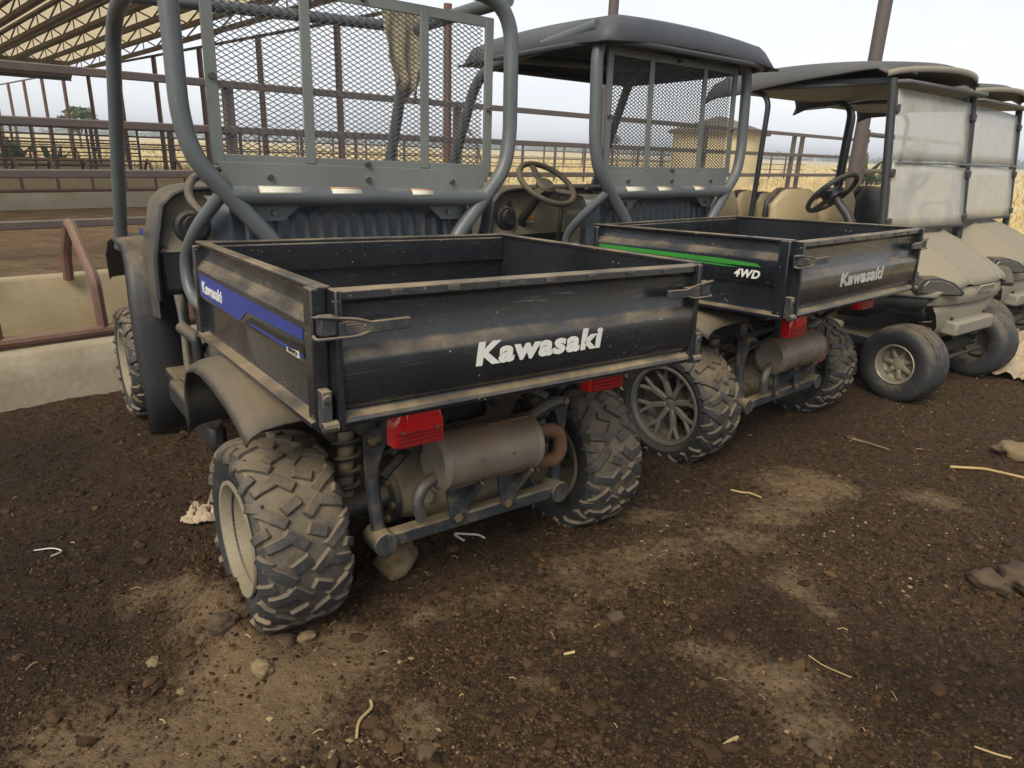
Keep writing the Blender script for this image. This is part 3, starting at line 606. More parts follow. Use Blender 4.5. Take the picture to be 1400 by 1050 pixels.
def wheel(root, side, X, Y, Z, style, spin=0, mats=('rim_cream',)):
    bead = {'steel': .150, 'alloy': .176}[style]
    hub = MB().lathe([(-.05, .05), (.0, .048), (.02, .034), (.045, .03), (.05, 0)], n=20)
    for k in range(5):
        a = k*1.2566; hub.tube([(-.035, .072*math.cos(a), .072*math.sin(a)), (-.005, .072*math.cos(a), .072*math.sin(a))], .010, 6)
    w = hub.build('wheel', 'rim_alloy' if style == 'alloy' else 'gear_case', root)
    w.location = (X, Y, Z); w.rotation_euler = (spin, 0, 0 if side > 0 else math.pi)
    t = link('tyre', knobby_mesh(bead), w, bevel=.0022)
    if style == 'steel': rim_deep().build('rim', mats[0], w)
    else:
        rb = MB().lathe([(.096, .176), (.106, .184), (.112, .182), (.110, .172), (.09, .166), (-.08, .16), (-.1, .17)], n=56).build('rim', 'rim_alloy', w)
        for k in range(8):
            a = k*math.pi/4; ca, sa = math.cos(a), math.sin(a); s_ = MB()
            s_.bar((.045, ca*.03, sa*.03), (.058, ca*.105, sa*.105), .024, .022, up=(1, 0, 0))
            for d in (-.17, .17): s_.bar((.058, ca*.098, sa*.098), (.078, math.cos(a+d)*.171, math.sin(a+d)*.171), .016, .018, up=(1, 0, 0))
            s_.build('spoke', 'rim_alloy', w, bevel=.003)
    return w

# ------------------------------------------------------------------ utility vehicle with tipping cargo bed
def coil(mb, c0, c1, r, turns, wr, mi=0):
    c0, c1 = Vector(c0), Vector(c1); n = turns*12; d = (c1-c0); z = d.normalized(); x = z.cross(Vector((0, 1, 0))).normalized(); y = z.cross(x)
    mb.tube([c0+d*(i/n)+(x*math.cos(i*math.pi/6)+y*math.sin(i*math.pi/6))*r for i in range(n+1)], wr, 6, mi)
def utility_vehicle(V, label, blue, roof):
    (vx, vy), yaw, pt, rl = V
    T = empty('utility_vehicle', (vx, vy, 0), (pt, rl, -yaw), label, 'utility vehicle', 'black utility vehicles with cargo beds')
    HW, BL = .577, 1.0; ZB, ZT = .735, 1.018; CX = .02 if blue else .03
    worn = 'lettering' if blue else 'lettering_worn'
    # --- cargo bed
    b = MB(); b.box((0, BL/2, ZB+.012), (2*HW-.02, BL, .024)); b.box((0, BL-.013, (ZB+ZT)/2), (2*HW-.03, .022, ZT-ZB-.004))
    bed = b.build('cargo_bed', 'bed_paint', T, bevel=.003)
    b = MB(); b.box((0, BL-.012, ZT+.002), (2*HW, .036, .02)); b.box((0, BL-.030, ZT-.045), (2*HW-.034, .014, .090)); b.build('front_rim', 'bed_paint', bed, bevel=.004)
    b = MB()
    for X in (-.33, .33): b.box((X, .55, ZB-.035), (.05, .95, .06))
    for Y in (.12, .5, .9): b.box((0, Y, ZB-.02), (2*HW-.1, .04, .035))
    b.build('bed_frame', 'frame_paint', bed, bevel=.004)
    sp = [(0, ZT), (0, ZT-.040), (.003, ZT-.046), (.020, ZT-.066), (.022, ZT-.074), (.022, ZT-.157), (.018, ZT-.163), (.004, ZT-.172), (.003, ZB+.022), (.006, ZB+.012), (.034, ZB+.006), (.034, ZB-.006), (-.014, ZB-.006), (-.014, ZT)]
    for s in (-1, 1):
        f = lambda y: (lambda o, z: (s*(HW+o), y, z))
        side = MB().extr(sp, f(.005), f(BL-.0)).build('side_panel', 'bed_paint', T, bevel=.0018)
        MB().box((s*(HW-.004), BL/2+.01, ZT+.006), (.032, BL+.02, .012)).build('top_rim', 'bed_paint', side, bevel=.004)
        MB().box((s*(HW+.008), .022, (ZT+ZB)/2+.002), (.034, .044, ZT-ZB+.012)).build('corner_post', 'bed_paint', side, bevel=.004)
        MB().box((s*(HW+.012), BL-.008, (ZT+ZB)/2), (.030, .024, ZT-ZB)).build('corner_post', 'bed_paint', side, bevel=.004)
        # decals on the raised band (thin film)
        xo = s*(HW+.0235); xi = s*(HW+.0222)
        def film(name, poly, mat, dx=0): return MB().extr(poly, lambda y, z: (xo+s*dx, y, z), lambda y, z: (xi, y, z)).build(name, mat, side)
        zt, zb_ = ZT-.080, ZT-.152
        if blue:
            film('decal', [(.955, zt), (.955, zb_+.002), (.53, zb_-.001), (.465, zb_+.034), (.06, zb_+.042), (.06, zt-.006)], 'decal_blue')
            film('decal_line', [(.44, zb_+.022), (.48, zb_+.006), (.50, zb_-.002), (.06, zb_+.002), (.06, zb_+.022)], 'decal_black', -.0004)
            film('decal_stripe', [(.435, zb_+.010), (.06, zb_+.010), (.06, zb_+.003), (.45, zb_+.003)], 'decal_blue', .0004)
            film('badge', [(.165, zb_+.006), (.165, zb_-.022+.018), (.085, zb_-.022+.018), (.085, zb_+.012)], 'sticker_white', .0008)
            text_obj('Kawasaki', 'lettering', 'lettering', side, .22, .036, (lambda u, v, w: (xo-s*0+s*(.0006+w), .92-u, zt-.056+v)) if s < 0 else (lambda u, v, w: (xo+s*(.0006+w), .70+u, zt-.056+v)), bold=.03)
            text_obj('4WD', 'lettering', 'decal_black', side, .06, .010, (lambda u, v, w: (xo+s*(.0016+w), .155-u, zb_-.001+v)) if s < 0 else (lambda u, v, w: (xo+s*(.0016+w), .095+u, zb_-.001+v)), bold=.03)
        else:
            film('decal', [(.965, zt+.002), (.965, zt-.014), (.30, zt-.022), (.11, zt-.020), (.13, zt-.008), (.30, zt-.002)], 'decal_green')
            film('decal_stripe', [(.965, zt-.018), (.965, zt-.024), (.28, zt-.032), (.20, zt-.030), (.28, zt-.026)], 'decal_green')
            text_obj('4WD', 'lettering', 'lettering', side, .115, .034, (lambda u, v, w: (xo+s*(.0006+w), .225-u, zb_+.004+v)) if s < 0 else (lambda u, v, w: (xo+s*(.0006+w), .11+u, zb_+.004+v)), bold=.035, shear=.25)
    # --- tailgate
    tp = [(.012, ZT+.006), (.020, ZT+.002), (.021, ZT-.016), (.012, ZT-.020), (.006, ZT-.026), (.005, ZT-.112), (.008, ZT-.120), (.026, ZT-.138), (.028, ZT-.146), (.026, ZB+.052), (.018, ZB+.036), (.010, ZB+.030), (.011, ZB+.024), (.026, ZB+.015), (.030, ZB+.006), (.026, ZB-.004), (.016, ZB-.008), (-.012, ZB-.004), (-.012, ZT+.006)]
    TW = .553
    g = lambda x: (lambda o, z: (x, -.004-o, z))
    tg = MB().extr(tp, g(-TW), g(TW)).build('tailgate', 'bed_paint', T, bevel=.002)
    for s in (-1, 1): MB().box((s*(TW+.004), -.012, (ZT+ZB)/2), (.014, .05, ZT-ZB+.014)).build('end_plate', 'bed_paint', tg, bevel=.003)
    for k in range(7): MB().box((-.42+.14*k, -.0255, ZT-.006), (.03, .006, .010)).build('rim_slot', 'frame_paint', tg)
    text_obj('Kawasaki', 'lettering', worn, tg, .405, .058, lambda u, v, w: (-.222+u+.0, -.0325-w-.0005, ZT-.197+v+.0), bold=.045, shear=.12, depth=.0016)
    for s in (-1, 1):           # over-centre latches at both ends
        l = MB(); l.box((s*.582, -.030, .955), (.034, .03, .042)); la = l.build('latch', 'frame_paint', tg, bevel=.004)
        MB().tube(fillet([(s*.61, -.03, .935), (s*.61, -.045, .930), (s*.52, -.050, .930), (s*.468, -.046, .948), (s*.52, -.050, .966), (s*.61, -.045, .976), (s*.61, -.03, .972)], .02, 4), .0036, 8).build('latch_bail', 'frame_paint', la)
        lv = MB(); lv.bar((s*.545, -.040, .945), (s*.405, -.054, .950), .012, .024); lv.box((s*.535, -.030, .945), (.05, .026, .03)); lv.build('latch_lever', 'frame_paint', la, bevel=.002)
        h = MB(); h.box((s*.588, -.018, .775), (.022, .03, .085)); h.tube([(s*.588, -.036, .80), (s*.588, -.028, .80)], .011, 8); h.tube([(s*.60, -.03, .738), (s*.565, -.03, .738)], .013, 10); h.build('hinge', 'frame_paint', tg, bevel=.003)
    # --- roll-over bars
    RZ = 1.90; r0 = .029
    hoop = [(CX-.30, 1.035, .72), (CX-.315, 1.03, .97), (CX-.585, 1.035, 1.275), (CX-.612, 1.04, 1.40), (CX-.612, 1.05, RZ)]
    hp = fillet(hoop+[(2*CX-x, y, z) for x, y, z in reversed(hoop)], .17, 9)
    MB().tube(hp, r0, 16).build('roll_hoop', 'tube_grey', T)
    for s in (-1, 1):
        X = CX+s*.60; rz = RZ+(.01 if s > 0 else -.115)
        MB().tube(fillet([(X+s*.045, 2.34, .88), (X+s*.035, 1.90, rz), (X, 1.06, RZ)], .17, 8), r0-.001, 16).build('roll_bar', 'tube_grey', T)
        MB().tube(fillet([(CX+s*.50, 1.02, 1.19), (CX+s*.575, 1.14, 1.06), (CX+s*.60, 1.24, .95), (CX+s*.60, 1.20, .82), (CX+s*.55, 1.0, .77)], .10, 6), .021, 12).build('hip_guard', 'tube_grey', T)
    MB().tube(fillet([(CX-.60, 1.86, RZ-.045), (CX+.60, 1.86, RZ+.005)], .1), .024, 12).build('cross_tube', 'tube_grey', T)
    cb = MB().tube([(CX-.487, 1.035, 1.168), (CX+.487, 1.035, 1.168)], .031, 16).build('cross_tube', 'tube_grey', T)
    for x0, x1, hd in ((-.40, -.26, False), (-.155, -.045, True), (.155, .245, True)):
        rows = []; rows2 = []
        for i in range(7):
            a = R(150+10*i+45); rows.append([(CX+x0, 1.035+.0318*math.cos(a), 1.168-.0318*math.sin(a)), (CX+x1, 1.035+.0318*math.cos(a), 1.168-.0318*math.sin(a))])
        MB().grid(rows).build('warning_label', 'warning_print', cb, solid=.0006)
        if hd: MB().grid([[(p[0], p[1]-.0006, p[2]+.0004) for p in r__] for r__ in rows[2 if 0 else 4:6]]).build('warning_header', 'sticker_orange', cb, solid=.0006)
    for s in (-1, 1):
        h = MB(); h.extr([(-.10, 1.150), (.10, 1.150), (.06, 1.085), (-.02, 1.085)], lambda x, z: (CX+s*.33+x*s, 1.062, z), lambda x, z: (CX+s*.33+x*s, 1.072, z)); h.tube([(CX+s*.34, 1.062, 1.112), (CX+s*.34, 1.05, 1.112)], .011, 6); h.build('bracket', 'tube_grey', T)
    # --- screen: flat-bar frame and expanded metal
    SX0, SX1, SZ0, SZ1 = CX-.525, CX+.535, 1.258, 1.825; fr = MB(); w = .036; SY = 1.062
    fr.box(((SX0+SX1)/2, SY, SZ0+w/2), (SX1-SX0, .010, w)); fr.box(((SX0+SX1)/2, SY, SZ1-w/2), (SX1-SX0, .010, w))
    for x in (SX0+w/2, SX1-w/2): fr.box((x, SY-.001, (SZ0+SZ1)/2), (w, .012, SZ1-SZ0-.004))
    for x in (-.205, .235): fr.box((CX+x, SY-.003, (SZ0+SZ1)/2), (.034, .010, SZ1-SZ0-.03))
    sc = fr.build('screen_frame', 'screen_grey', T, bevel=.002)
    bt = MB()
    for x, z in ((-.35, 1.226), (0, 1.226), (.35, 1.226), (SX0-CX+.018, 1.52), (0.0, SZ0+.02), (0, SZ1-.016), (SX1-CX-.018, 1.5)): bt.tube([(CX+x, SY-.02, z), (CX+x, SY, z)], .010, 8)
    bt.build('bolt', 'frame_paint', sc)
    MB().extr([(SX0+.01, SZ0+.012), (SX1-.01, SZ0+.012), (SX1-.045, 1.188), (SX0+.055, 1.188)], lambda x, z: (x, SY-.004, z), lambda x, z: (x, SY-.010, z)).build('screen_plate', 'screen_grey', T, bevel=.0015)
    if 'exp' not in MESH:
        e = MB(); px, pz = .0300, .0165; nx_ = int((SX1-SX0-.05)/px); nz_ = int((SZ1-SZ0-.05)/pz); x0 = SX0-CX+.025; z0 = SZ0+.022; rt = .0020
        for j in range(nz_*2):
            pts = []
            for i in range(nx_*2+1): pts.append((x0+i*px/2, (.003 if i % 2 else -.003), z0+(j+((i+j) % 2))*pz/2+pz*.0))
            if j % 2 == 0 or True:
                V = []; F = []
                for k, p in enumerate(pts):
                    V += [(p[0], p[1]-rt, p[2]-rt*.7), (p[0], p[1]+rt, p[2]-rt*.7), (p[0], p[1]+rt, p[2]+rt*.7), (p[0], p[1]-rt, p[2]+rt*.7)]
                    if k: 
                        for q_ in range(4): F.append((4*k-4+q_, 4*k-4+(q_+1) % 4, 4*k+(q_+1) % 4, 4*k+q_))
                if j % 2: continue
                e.add(V, F)
                V2_ = [(v[0], v[1], 2*(z0+j*pz/2)+pz/2*2-v[2]+0) for v in V]
                e.add([(v[0], v[1], z0+j*pz/2+pz-(v[2]-(z0+j*pz/2))) for v in V], F)
        o = e.build('tmp', 'wire_grey', smooth=0, fix=False); MESH['exp'] = o.data; bpy.data.objects.remove(o)
    ex = link('expanded_mesh', MESH['exp'], sc); ex.location = (CX, SY+.006, 0); ex['kind'] = 'stuff'
    # --- seat back (ribbed) and seat
    rows = []
    xs = []
    x = -.52
    while x <= .521:
        xs.append(x); x += .0065
    for z, y, k in ((1.158, 1.20, 0), (1.152, 1.150, 0), (1.13, 1.128, .0), (1.105, 1.120, .1), (1.085, 1.118, 1), (.80, 1.105, 1), (.60, 1.10, 1)):
        rows.append([(CX+x, y-(.012*k*max(0, math.cos(2*math.pi*x/.052))**.6 if abs(x) < .42 else .0)+(.05*max(0, (abs(x)-.47))/.05), z) for x in xs])
    MB().grid(rows).build('seat_back', 'seat_vinyl', T, smooth=60)
    s_ = MB(); s_.box((CX, 1.20, .86), (1.0, .10, .58)); s_.build('seat_shell', 'plastic_black', T, bevel=.04)
    MB().box((CX, 1.42, .80), (1.06, .46, .14)).build('seat_cushion', 'seat_vinyl', T, bevel=.04)
    MB().box((CX, 1.42, .55), (1.0, .5, .40)).build('seat_base', 'plastic_black', T, bevel=.03)
    # --- floor, dash, cowl, bonnet
    MB().box((CX, 1.75, .36), (1.16, .95, .05)).build('floor_pan', 'plastic_black', T, bevel=.01)
    def arch(w, zt, z0=.72, rc=.16, n=26):
        p = []
        for i in range(n+1):
            t = -1+2*i/n; p.append((CX+w*t, z0+.18+(zt-z0-.18)*(1-abs(t)**9)**.45))
        return p
    rows = []
    for Y, w_, zt in ((1.90, .585, 1.170), (1.96, .600, 1.190), (2.08, .600, 1.185), (2.3, .55, 1.10), (2.6, .48, .98), (2.76, .42, .86), (2.80, .38, .70)):
        a = arch(w_, zt, .70 if Y < 2.7 else .55); rows.append([(a[0][0], Y, .62)]+[(x, Y, z) for x, z in a]+[(a[-1][0], Y, .62)])
    cw = MB().grid(rows).build('cowl', 'dash_plastic', T, smooth=50)
    a = arch(.578, 1.166, .70); MB().tube([(a[0][0]-.004, 1.895, .70)]+[(x, 1.892, z) for x, z in a]+[(a[-1][0]+.004, 1.895, .70)], .012, 8).build('cowl_trim', 'plastic_black', cw)
    rows = []
    for t in np.linspace(0, 1, 8):
        row = []
        for x, z in arch(.572, 1.160, .70):
            zz = .90+(z-.90)*t; row.append((x, 1.905+.022*math.sin(t*3.1), zz))
        rows.append(row)
    da = MB().grid(rows).build('dash', 'dash_face', T, smooth=60)
    MB().box((CX, 1.97, .83), (1.12, .12, .21)).build('lower_dash', 'plastic_black', T, bevel=.02)
    d = MB(); d.tube([(CX-.40, 1.94, 1.085), (CX-.40, 1.905, 1.085)], .018, 14); d.build('dash_knob', 'plastic_black', da)
    d = MB().lathe([(0, .075), (-.025, .075), (-.035, .060), (-.03, .02), (-.03, 0)], (CX-.42, 1.94, 1.00), 'Y', 24); d.tube([(CX-.42, 1.93, 1.00), (CX-.41, 1.885, 1.005)], [.045, .048], 18); d.build('filler_cap', 'plastic_black', da)
    MB().tube([(CX-.28, 1.94, .955), (CX-.28, 1.915, .955)], .016, 12).build('dash_knob', 'plastic_black', da)
    for xx, zz in ((-.225, .965), (.12, .94)):
        lb = MB().box((CX+xx, 1.922, zz), (.062, .003, .072)).build('warning_label', 'warning_print', da); MB().box((CX+xx, 1.9195, zz+.027), (.062, .003, .02)).build('warning_header', 'sticker_orange', lb)
    if blue:
        for xx in (-.30, -.17): MB().box((CX+xx, 1.935, 1.176), (.09, .05, .03)).build('bonnet_stripe', 'decal_blue', cw, bevel=.01)
        text_obj('MULE', 'lettering', 'decal_blue', cw, .11, .028, lambda u, v, w: (CX-.6015-w-.0*u, 2.07-u, .965+v), bold=.02)
    # steering wheel and column
    ctr = Vector((CX-.30, 1.70 if not blue else 1.66, 1.20 if not blue else 1.135)); ax = Vector((0, -.62, .78)).normalized(); ux = Vector((1, 0, 0)); uy = ax.cross(ux)
    wr = .175; ring = MB().tube([ctr+(ux*math.cos(k*math.pi/20)+uy*math.sin(k*math.pi/20))*wr for k in range(41)], .0165, 10, cap=False).build('steering_wheel', 'plastic_black' if blue else 'dash_plastic', T)
    for a in (R(90), R(210), R(330)):
        MB().bar(ctr-ax*.035, ctr+(ux*math.cos(a)+uy*math.sin(a))*wr, .042, .014, up=ax).build('spoke', 'dash_plastic', ring, bevel=.005)
    hb = MB(); hb.tube([ctr-ax*.06, ctr-ax*.01, ctr+ax*.006], [.05, .06, .045], 14); hb.build('hub_pad', 'dash_plastic', ring)
    MB().tube([ctr-ax*.05, ctr-ax*.30+Vector((0, .05, 0)), ctr-ax*.62+Vector((0, .12, -.1))], .027, 10).build('steering_column', 'plastic_black', T)
    c_ = MB(); c_.box((CX-.02, 1.62, .86), (.22, .24, .38), taper=.95); c_.build('console', 'dash_plastic', T, bevel=.03)
    c_ = MB().tube(fillet([(CX-.02, 1.62, 1.04), (CX-.02, 1.60, 1.14), (CX-.06, 1.59, 1.17)], .03), .012, 8); c_.tube([(CX-.06, 1.59, 1.165), (CX-.085, 1.585, 1.185)], [.02, .023], 10); c_.build('gear_lever', 'plastic_black', T)
    c_ = MB().tube(fillet([(CX-.14, 1.78, .78), (CX-.16, 1.72, 1.0), (CX-.13, 1.74, 1.12)], .05), .014, 8); c_.build('brake_lever', 'plastic_black', T)
    # --- front wings with mud flap
    for s in (-1, 1):
        pr = [(1.985, .09, .645), (1.975, .30, .655), (1.985, .52, .668), (2.0, .66, .668), (2.03, .78, .664), (2.08, .86, .656), (2.17, .915, .65), (2.34, .94, .665), (2.52, .91, .66), (2.66, .83, .66), (2.74, .70, .645)]
        rows = []
        for y, z, xo in pr:
            xi_ = .47; rows.append([(CX*.3+s*x, y+dy, z+dz) for x, dy, dz in ((xi_, 0, 0), ((xi_+xo)/2, -.004, .004), (xo-.03, 0, .0), (xo-.008, .010, -.006), (xo, .030, -.022))])
        MB().grid(rows).build('front_fender', 'plastic_black', T, smooth=60, solid=.007)
        if s < 0:
            q = MB(); q.box((-.515, 1.955, .80), (.10, .05, .17)); q.build('side_cover', 'plastic_black', T, bevel=.012)
            q = MB(); q.box((-.455, 1.972, .42), (.035, .02, .62)); q.build('flap_edge', 'plastic_black', T, bevel=.006)
        # rear wings
        pr = [(.95, .46), (.955, .55), (.93, .635), (.875, .69), (.78, .718), (.67, .728), (.55, .722), (.42, .704), (.33, .682), (.265, .655)]
        rows = []
        for y, z in pr:
            k = 1
            rows.append([(s*x, y+.0, z+dz) for x, dz in ((.36, .0), (.48, .0), (.585, -.003), (.64, -.010), (.668, -.024), (.680, -.044))])
        MB().grid(rows).build('rear_fender', 'plastic_dusty', T, smooth=60, solid=.006)
    # --- rear frame, axle, engine parts, exhaust
    f = MB(); f.box((-.005, .285, .245), (.60, .045, .042)); bm_ = f.build('tow_frame', 'frame_paint', T, bevel=.005)
    for x in (-.325, .315): MB().tube([(x, .335, .245), (x, .25, .245)], .036, 18).build('end_cap', 'frame_paint', bm_, bevel=.003)
    for s in (-1, 1):
        MB().tube(fillet([(s*.325, .30, .245), (s*.335, .315, .42), (s*.335, .32, .555)], .05), .021, 10).build('frame_tube', 'frame_paint', bm_)
        po = [(s*.37, .565), (s*.30, .565), (s*.24, .535), (s*.21, .50)]+[(s*(.225+.075*math.cos(a)*-1), .455+.075*math.sin(a)) for a in np.linspace(R(100), R(10), 6)]
        MB().tube(fillet([(s*.355, .30, .55), (s*.29, .30, .548), (s*.225, .31, .515), (s*.15, .33, .47), (s*.10, .34, .47)], .06), .02, 10).build('frame_arch', 'frame_paint', bm_)
        MB().extr([(s*.365, .572), (s*.285, .572), (s*.315, .50), (s*.335, .44), (s*.352, .44)], lambda x, z: (x, .292, z), lambda x, z: (x, .300, z)).build('gusset', 'frame_paint', bm_)
        MB().tube([(s*.345, .293, .553), (s*.345, .278, .553)], .012, 6).build('bolt', 'bolt', bm_)
        MB().bar((s*.35, .30, .60), (s*.35, 1.7, .50), .05, .06).build('chassis_rail', 'frame_paint', T, bevel=.005)
        MB().tube([(s*.28, .30, .57), (s*.05, .62, .70)], .016, 8).build('brace', 'frame_paint', bm_)
        sp_ = MB(); coil(sp_, (s*.37, .43, .36), (s*.33, .47, .665), .042, 7, .0085); sh = sp_.build('spring', 'plastic_black', T); MB().tube([(s*.37, .43, .34), (s*.35, .45, .52), (s*.33, .47, .69)], [.026, .024, .016], 12).build('damper', 'gear_case', sh)
    ax_ = MB().tube([(-.55, AY, .275), (.55, AY, .275)], .038, 14); ax_.tube([(-.22, AY, .275), (-.20, AY, .275)], .085, 18); ax_.tube([(.20, AY, .275), (.22, AY, .275)], .085, 18)
    axo = ax_.build('rear_axle', 'frame_paint', T)
    g = MB().lathe([(-.20, .072), (-.19, .085), (-.10, .100), (.03, .135), (.10, .135), (.18, .10), (.2, .08)], (0, AY, .285), 'X', 28); g.tube([(.04, AY, .30), (.04, AY+.5, .36)], .06, 12); g.tube([(-.06, AY-.05, .38), (-.06, AY-.05, .42)], .018, 8); g.tube([(-.13, AY-.08, .30), (-.13, AY-.12, .30)], .022, 8)
    g.build('gear_case', 'gear_case', axo)
    for k in range(6):
        a = k*1.047; MB().tube([(-.232, AY+.07*math.cos(a), .275+.07*math.sin(a)), (-.215, AY+.07*math.cos(a), .275+.07*math.sin(a))], .012, 6).build('bolt', 'bolt', axo)
    en = MB(); en.box((.02, .95, .52), (.62, .5, .30)); en.box((-.1, .78, .60), (.2, .12, .14)); en.build('engine', 'frame_paint', T, bevel=.03)
    hoses = MB()
    for p in ([(-.28, .36, .40), (-.18, .38, .47), (-.05, .42, .50), (.1, .6, .52)], [(-.26, .33, .49), (-.15, .42, .44), (-.08, .5, .46)], [(-.15, .62, .62), (.02, .50, .60), (.2, .55, .62)], [(.05, .5, .66), (.16, .42, .62), (.24, .5, .55)]): hoses.tube(fillet(p, .08), .013, 8)
    hoses.build('hose', 'plastic_black', T)
    MB().tube([(.08, .42, .66), (.14, .34, .585)], [.055, .05], 16).build('intake_duct', 'plastic_dusty', T)
    MB().box((-.30, .62, .62), (.09, .12, .14)).build('battery_box', 'plastic_black', T, bevel=.01); MB().box((-.30, .558, .65), (.055, .003, .06)).build('warning_label', 'warning_print', T)
    mY, mZ = (.245, .468); X0, X1, mr = ((-.168, .160, .085) if blue else (-.20, .15, .082))
    mu = MB().lathe([(X0-.012, 0), (X0-.012, mr-.014), (X0-.004, mr-.004), (X0, mr+.003), (X0+.010, mr+.003), (X0+.014, mr), (X1-.014, mr), (X1-.010, mr+.003), (X1, mr+.003), (X1+.004, mr-.004), (X1+.012, mr-.014), (X1+.012, 0)], (0, mY, mZ), 'X', 40).build('muffler', 'muffler', T)
    MB().tube(fillet([(X0-.008, mY-.01, mZ-.045), (X0-.055, mY-.02, mZ-.055), (X0-.075, mY-.02, mZ-.10), (X0-.055, mY-.015, mZ-.16)], .05, 6), .018, 14, cap=False).build('tailpipe', 'steel', mu)
    MB().tube(fillet([(X1, mY, mZ+.02), (X1+.12, mY-.015, mZ+.02), (X1+.125, mY-.015, mZ-.095), (X1+.01, mY+.06, mZ-.10)], .055, 7), .023, 14).build('exhaust_pipe', 'rusty', mu)
    q = MB(); q.box((X1+.03, mY+.015, mZ-.085), (.05, .016, .065)); q.tube([(X1+.02, mY, mZ-.06), (X1+.02, mY-.012, mZ-.06)], .009, 6); q.tube([(X1+.04, mY, mZ-.11), (X1+.04, mY-.012, mZ-.11)], .009, 6); q.build('exhaust_flange', 'rusty', mu, bevel=.004)
    for x in (-.085, .10):
        MB().extr([(x-.052, .425), (x+.052, .425), (x+.03, .255), (x-.024, .255)], lambda x_, z: (x_, mY+.012-(.425-z)*.02, z), lambda x_, z: (x_, mY+.020-(.425-z)*.02, z)).build('bracket', 'frame_paint', mu)
        MB().extr([(mY+.018, .42), (mY-.055, .385), (mY+.018, .27)], lambda y, z: (x+.046-(.42-z)*.15, y, z), lambda y, z: (x+.053-(.42-z)*.15, y, z)).build('bracket_web', 'frame_paint', mu)
        w_ = MB(); w_.box((x, mY-.012, mZ-mr+.002), (.10, .035, .012)); w_.build('weld', 'rusty', mu, bevel=.004)
        MB().tube([(x+.0, .262, .262), (x, .25, .262)], .014, 6).build('bolt', 'bolt', mu)
    for k in range(5): MB().tube([(X0+.05+.055*k, mY-mr*math.cos(.5-.2*(k % 2))-.001, mZ+mr*math.sin(.2*(k % 2)-.1)), (X0+.05+.055*k, mY-mr*math.cos(.5-.2*(k % 2))-.005, mZ+mr*math.sin(.2*(k % 2)-.1))], .0045, 6).build('rivet', 'rusty', mu)
    MB().tube([(X0+.16, mY-.02, mZ+mr+.001), (X1-.015, mY-.02, mZ+mr+.001)], .003, 6).build('seam', 'rusty', mu)
    for p_ in ([(-.30, .12, .68), (-.22, .2, .60), (-.30, .30, .50), (-.34, .42, .40)], [(.30, .12, .70), (.2, .3, .64), (-.05, .34, .62), (-.28, .13, .67)], [(-.10, .36, .36), (-.02, .33, .30), (.12, .34, .34), (.24, .42, .30)]): MB().tube(fillet(p_, .07, 5), .0048, 6).build('cable', 'plastic_black', T)
    # --- lamps
    for s in (-1, 1):
        X = s*.315; Y, Z = .085, (.655 if s < 0 else .70)
        hs_ = MB(); hs_.box((X, Y+.045, Z), (.145, .03, .105)); tl_ = hs_.build('tail_light', 'plastic_black', T, bevel=.006)
        MB().extr([(-.072, -.050), (.072, -.050), (.072, .010), (.058, .052), (-.058, .052), (-.072, .010)], lambda x, z: (X+x*.96, Y-.015, Z+z*.94), lambda x, z: (X+x, Y+.03, Z+z)).build('lens', 'red_lens', tl_, bevel=.007)
        MB().box((X, Y-.018, Z+.022), (.085, .008, .040), taper=.9).build('lens_panel', 'red_lens', tl_, bevel=.003)
        rb = MB()
        for k in range(4): rb.box((X, Y-.0165, Z-.012-.010*k), (.122, .010, .0045))
        rb.build('lens_rib', 'red_dark', tl_)
        sw = MB()
        for x in (-.048, .048): sw.tube([(X+x, Y-.019, Z-.006), (X+x, Y-.012, Z-.006)], .0055, 8)
        sw.build('screw', 'bolt', tl_)
        MB().bar((X-s*.02, Y+.05, Z-.01), (s*.34, .30, .57), .018, .018).build('lamp_arm', 'frame_paint', tl_)
    # --- wheels
    st = 'steel' if blue else 'alloy'
    wheel(T, -1, -.555, AY, .262, st, .3); wheel(T, 1, .555, AY, .262, st, 1.1)
    wheel(T, -1, -.555, 2.345, .335, st, .7); wheel(T, 1, .555, 2.345, .345, st, 2.0)
    MB().tube([(-.5, 2.345, .335), (.5, 2.345, .335)], .03, 10).build('front_axle', 'frame_paint', T)
    # --- left side clutter ahead of the rear wheel
    if blue:
        MB().box((-.50, 1.22, .58), (.16, .24, .22)).build('air_box', 'plastic_dusty', T, bevel=.05)
        MB().tube([(-.60, 1.30, .70), (-.56, 1.12, .66)], .022, 12).build('pipe_stub', 'plastic_dusty', T); MB().tube(fillet([(-.50, 1.5, .33), (-.60, 1.2, .40), (-.58, 1.05, .42)], .1), .03, 10).build('sill_tube', 'plastic_dusty', T)
        MB().box((-.53, 1.10, .86), (.05, .06, .07)).build('side_marker', 'orange_part', T, bevel=.01)
        rows = []
        for k in range(17):
            t = k/16; a = t*4.2; rows.append([(-.615+.01*math.sin(a*2)+dx, 1.10+.20*t-.05*math.sin(a), .72-.26*math.sin(t*3.1)*.9+.10*t) for dx in (0, .03)])
        MB().grid(rows).build('strap', 'plastic_black', T, solid=.003)
        MB().box((-.56, 1.42, .34), (.06, .70, .10)).build('sill', 'plastic_black', T, bevel=.02)
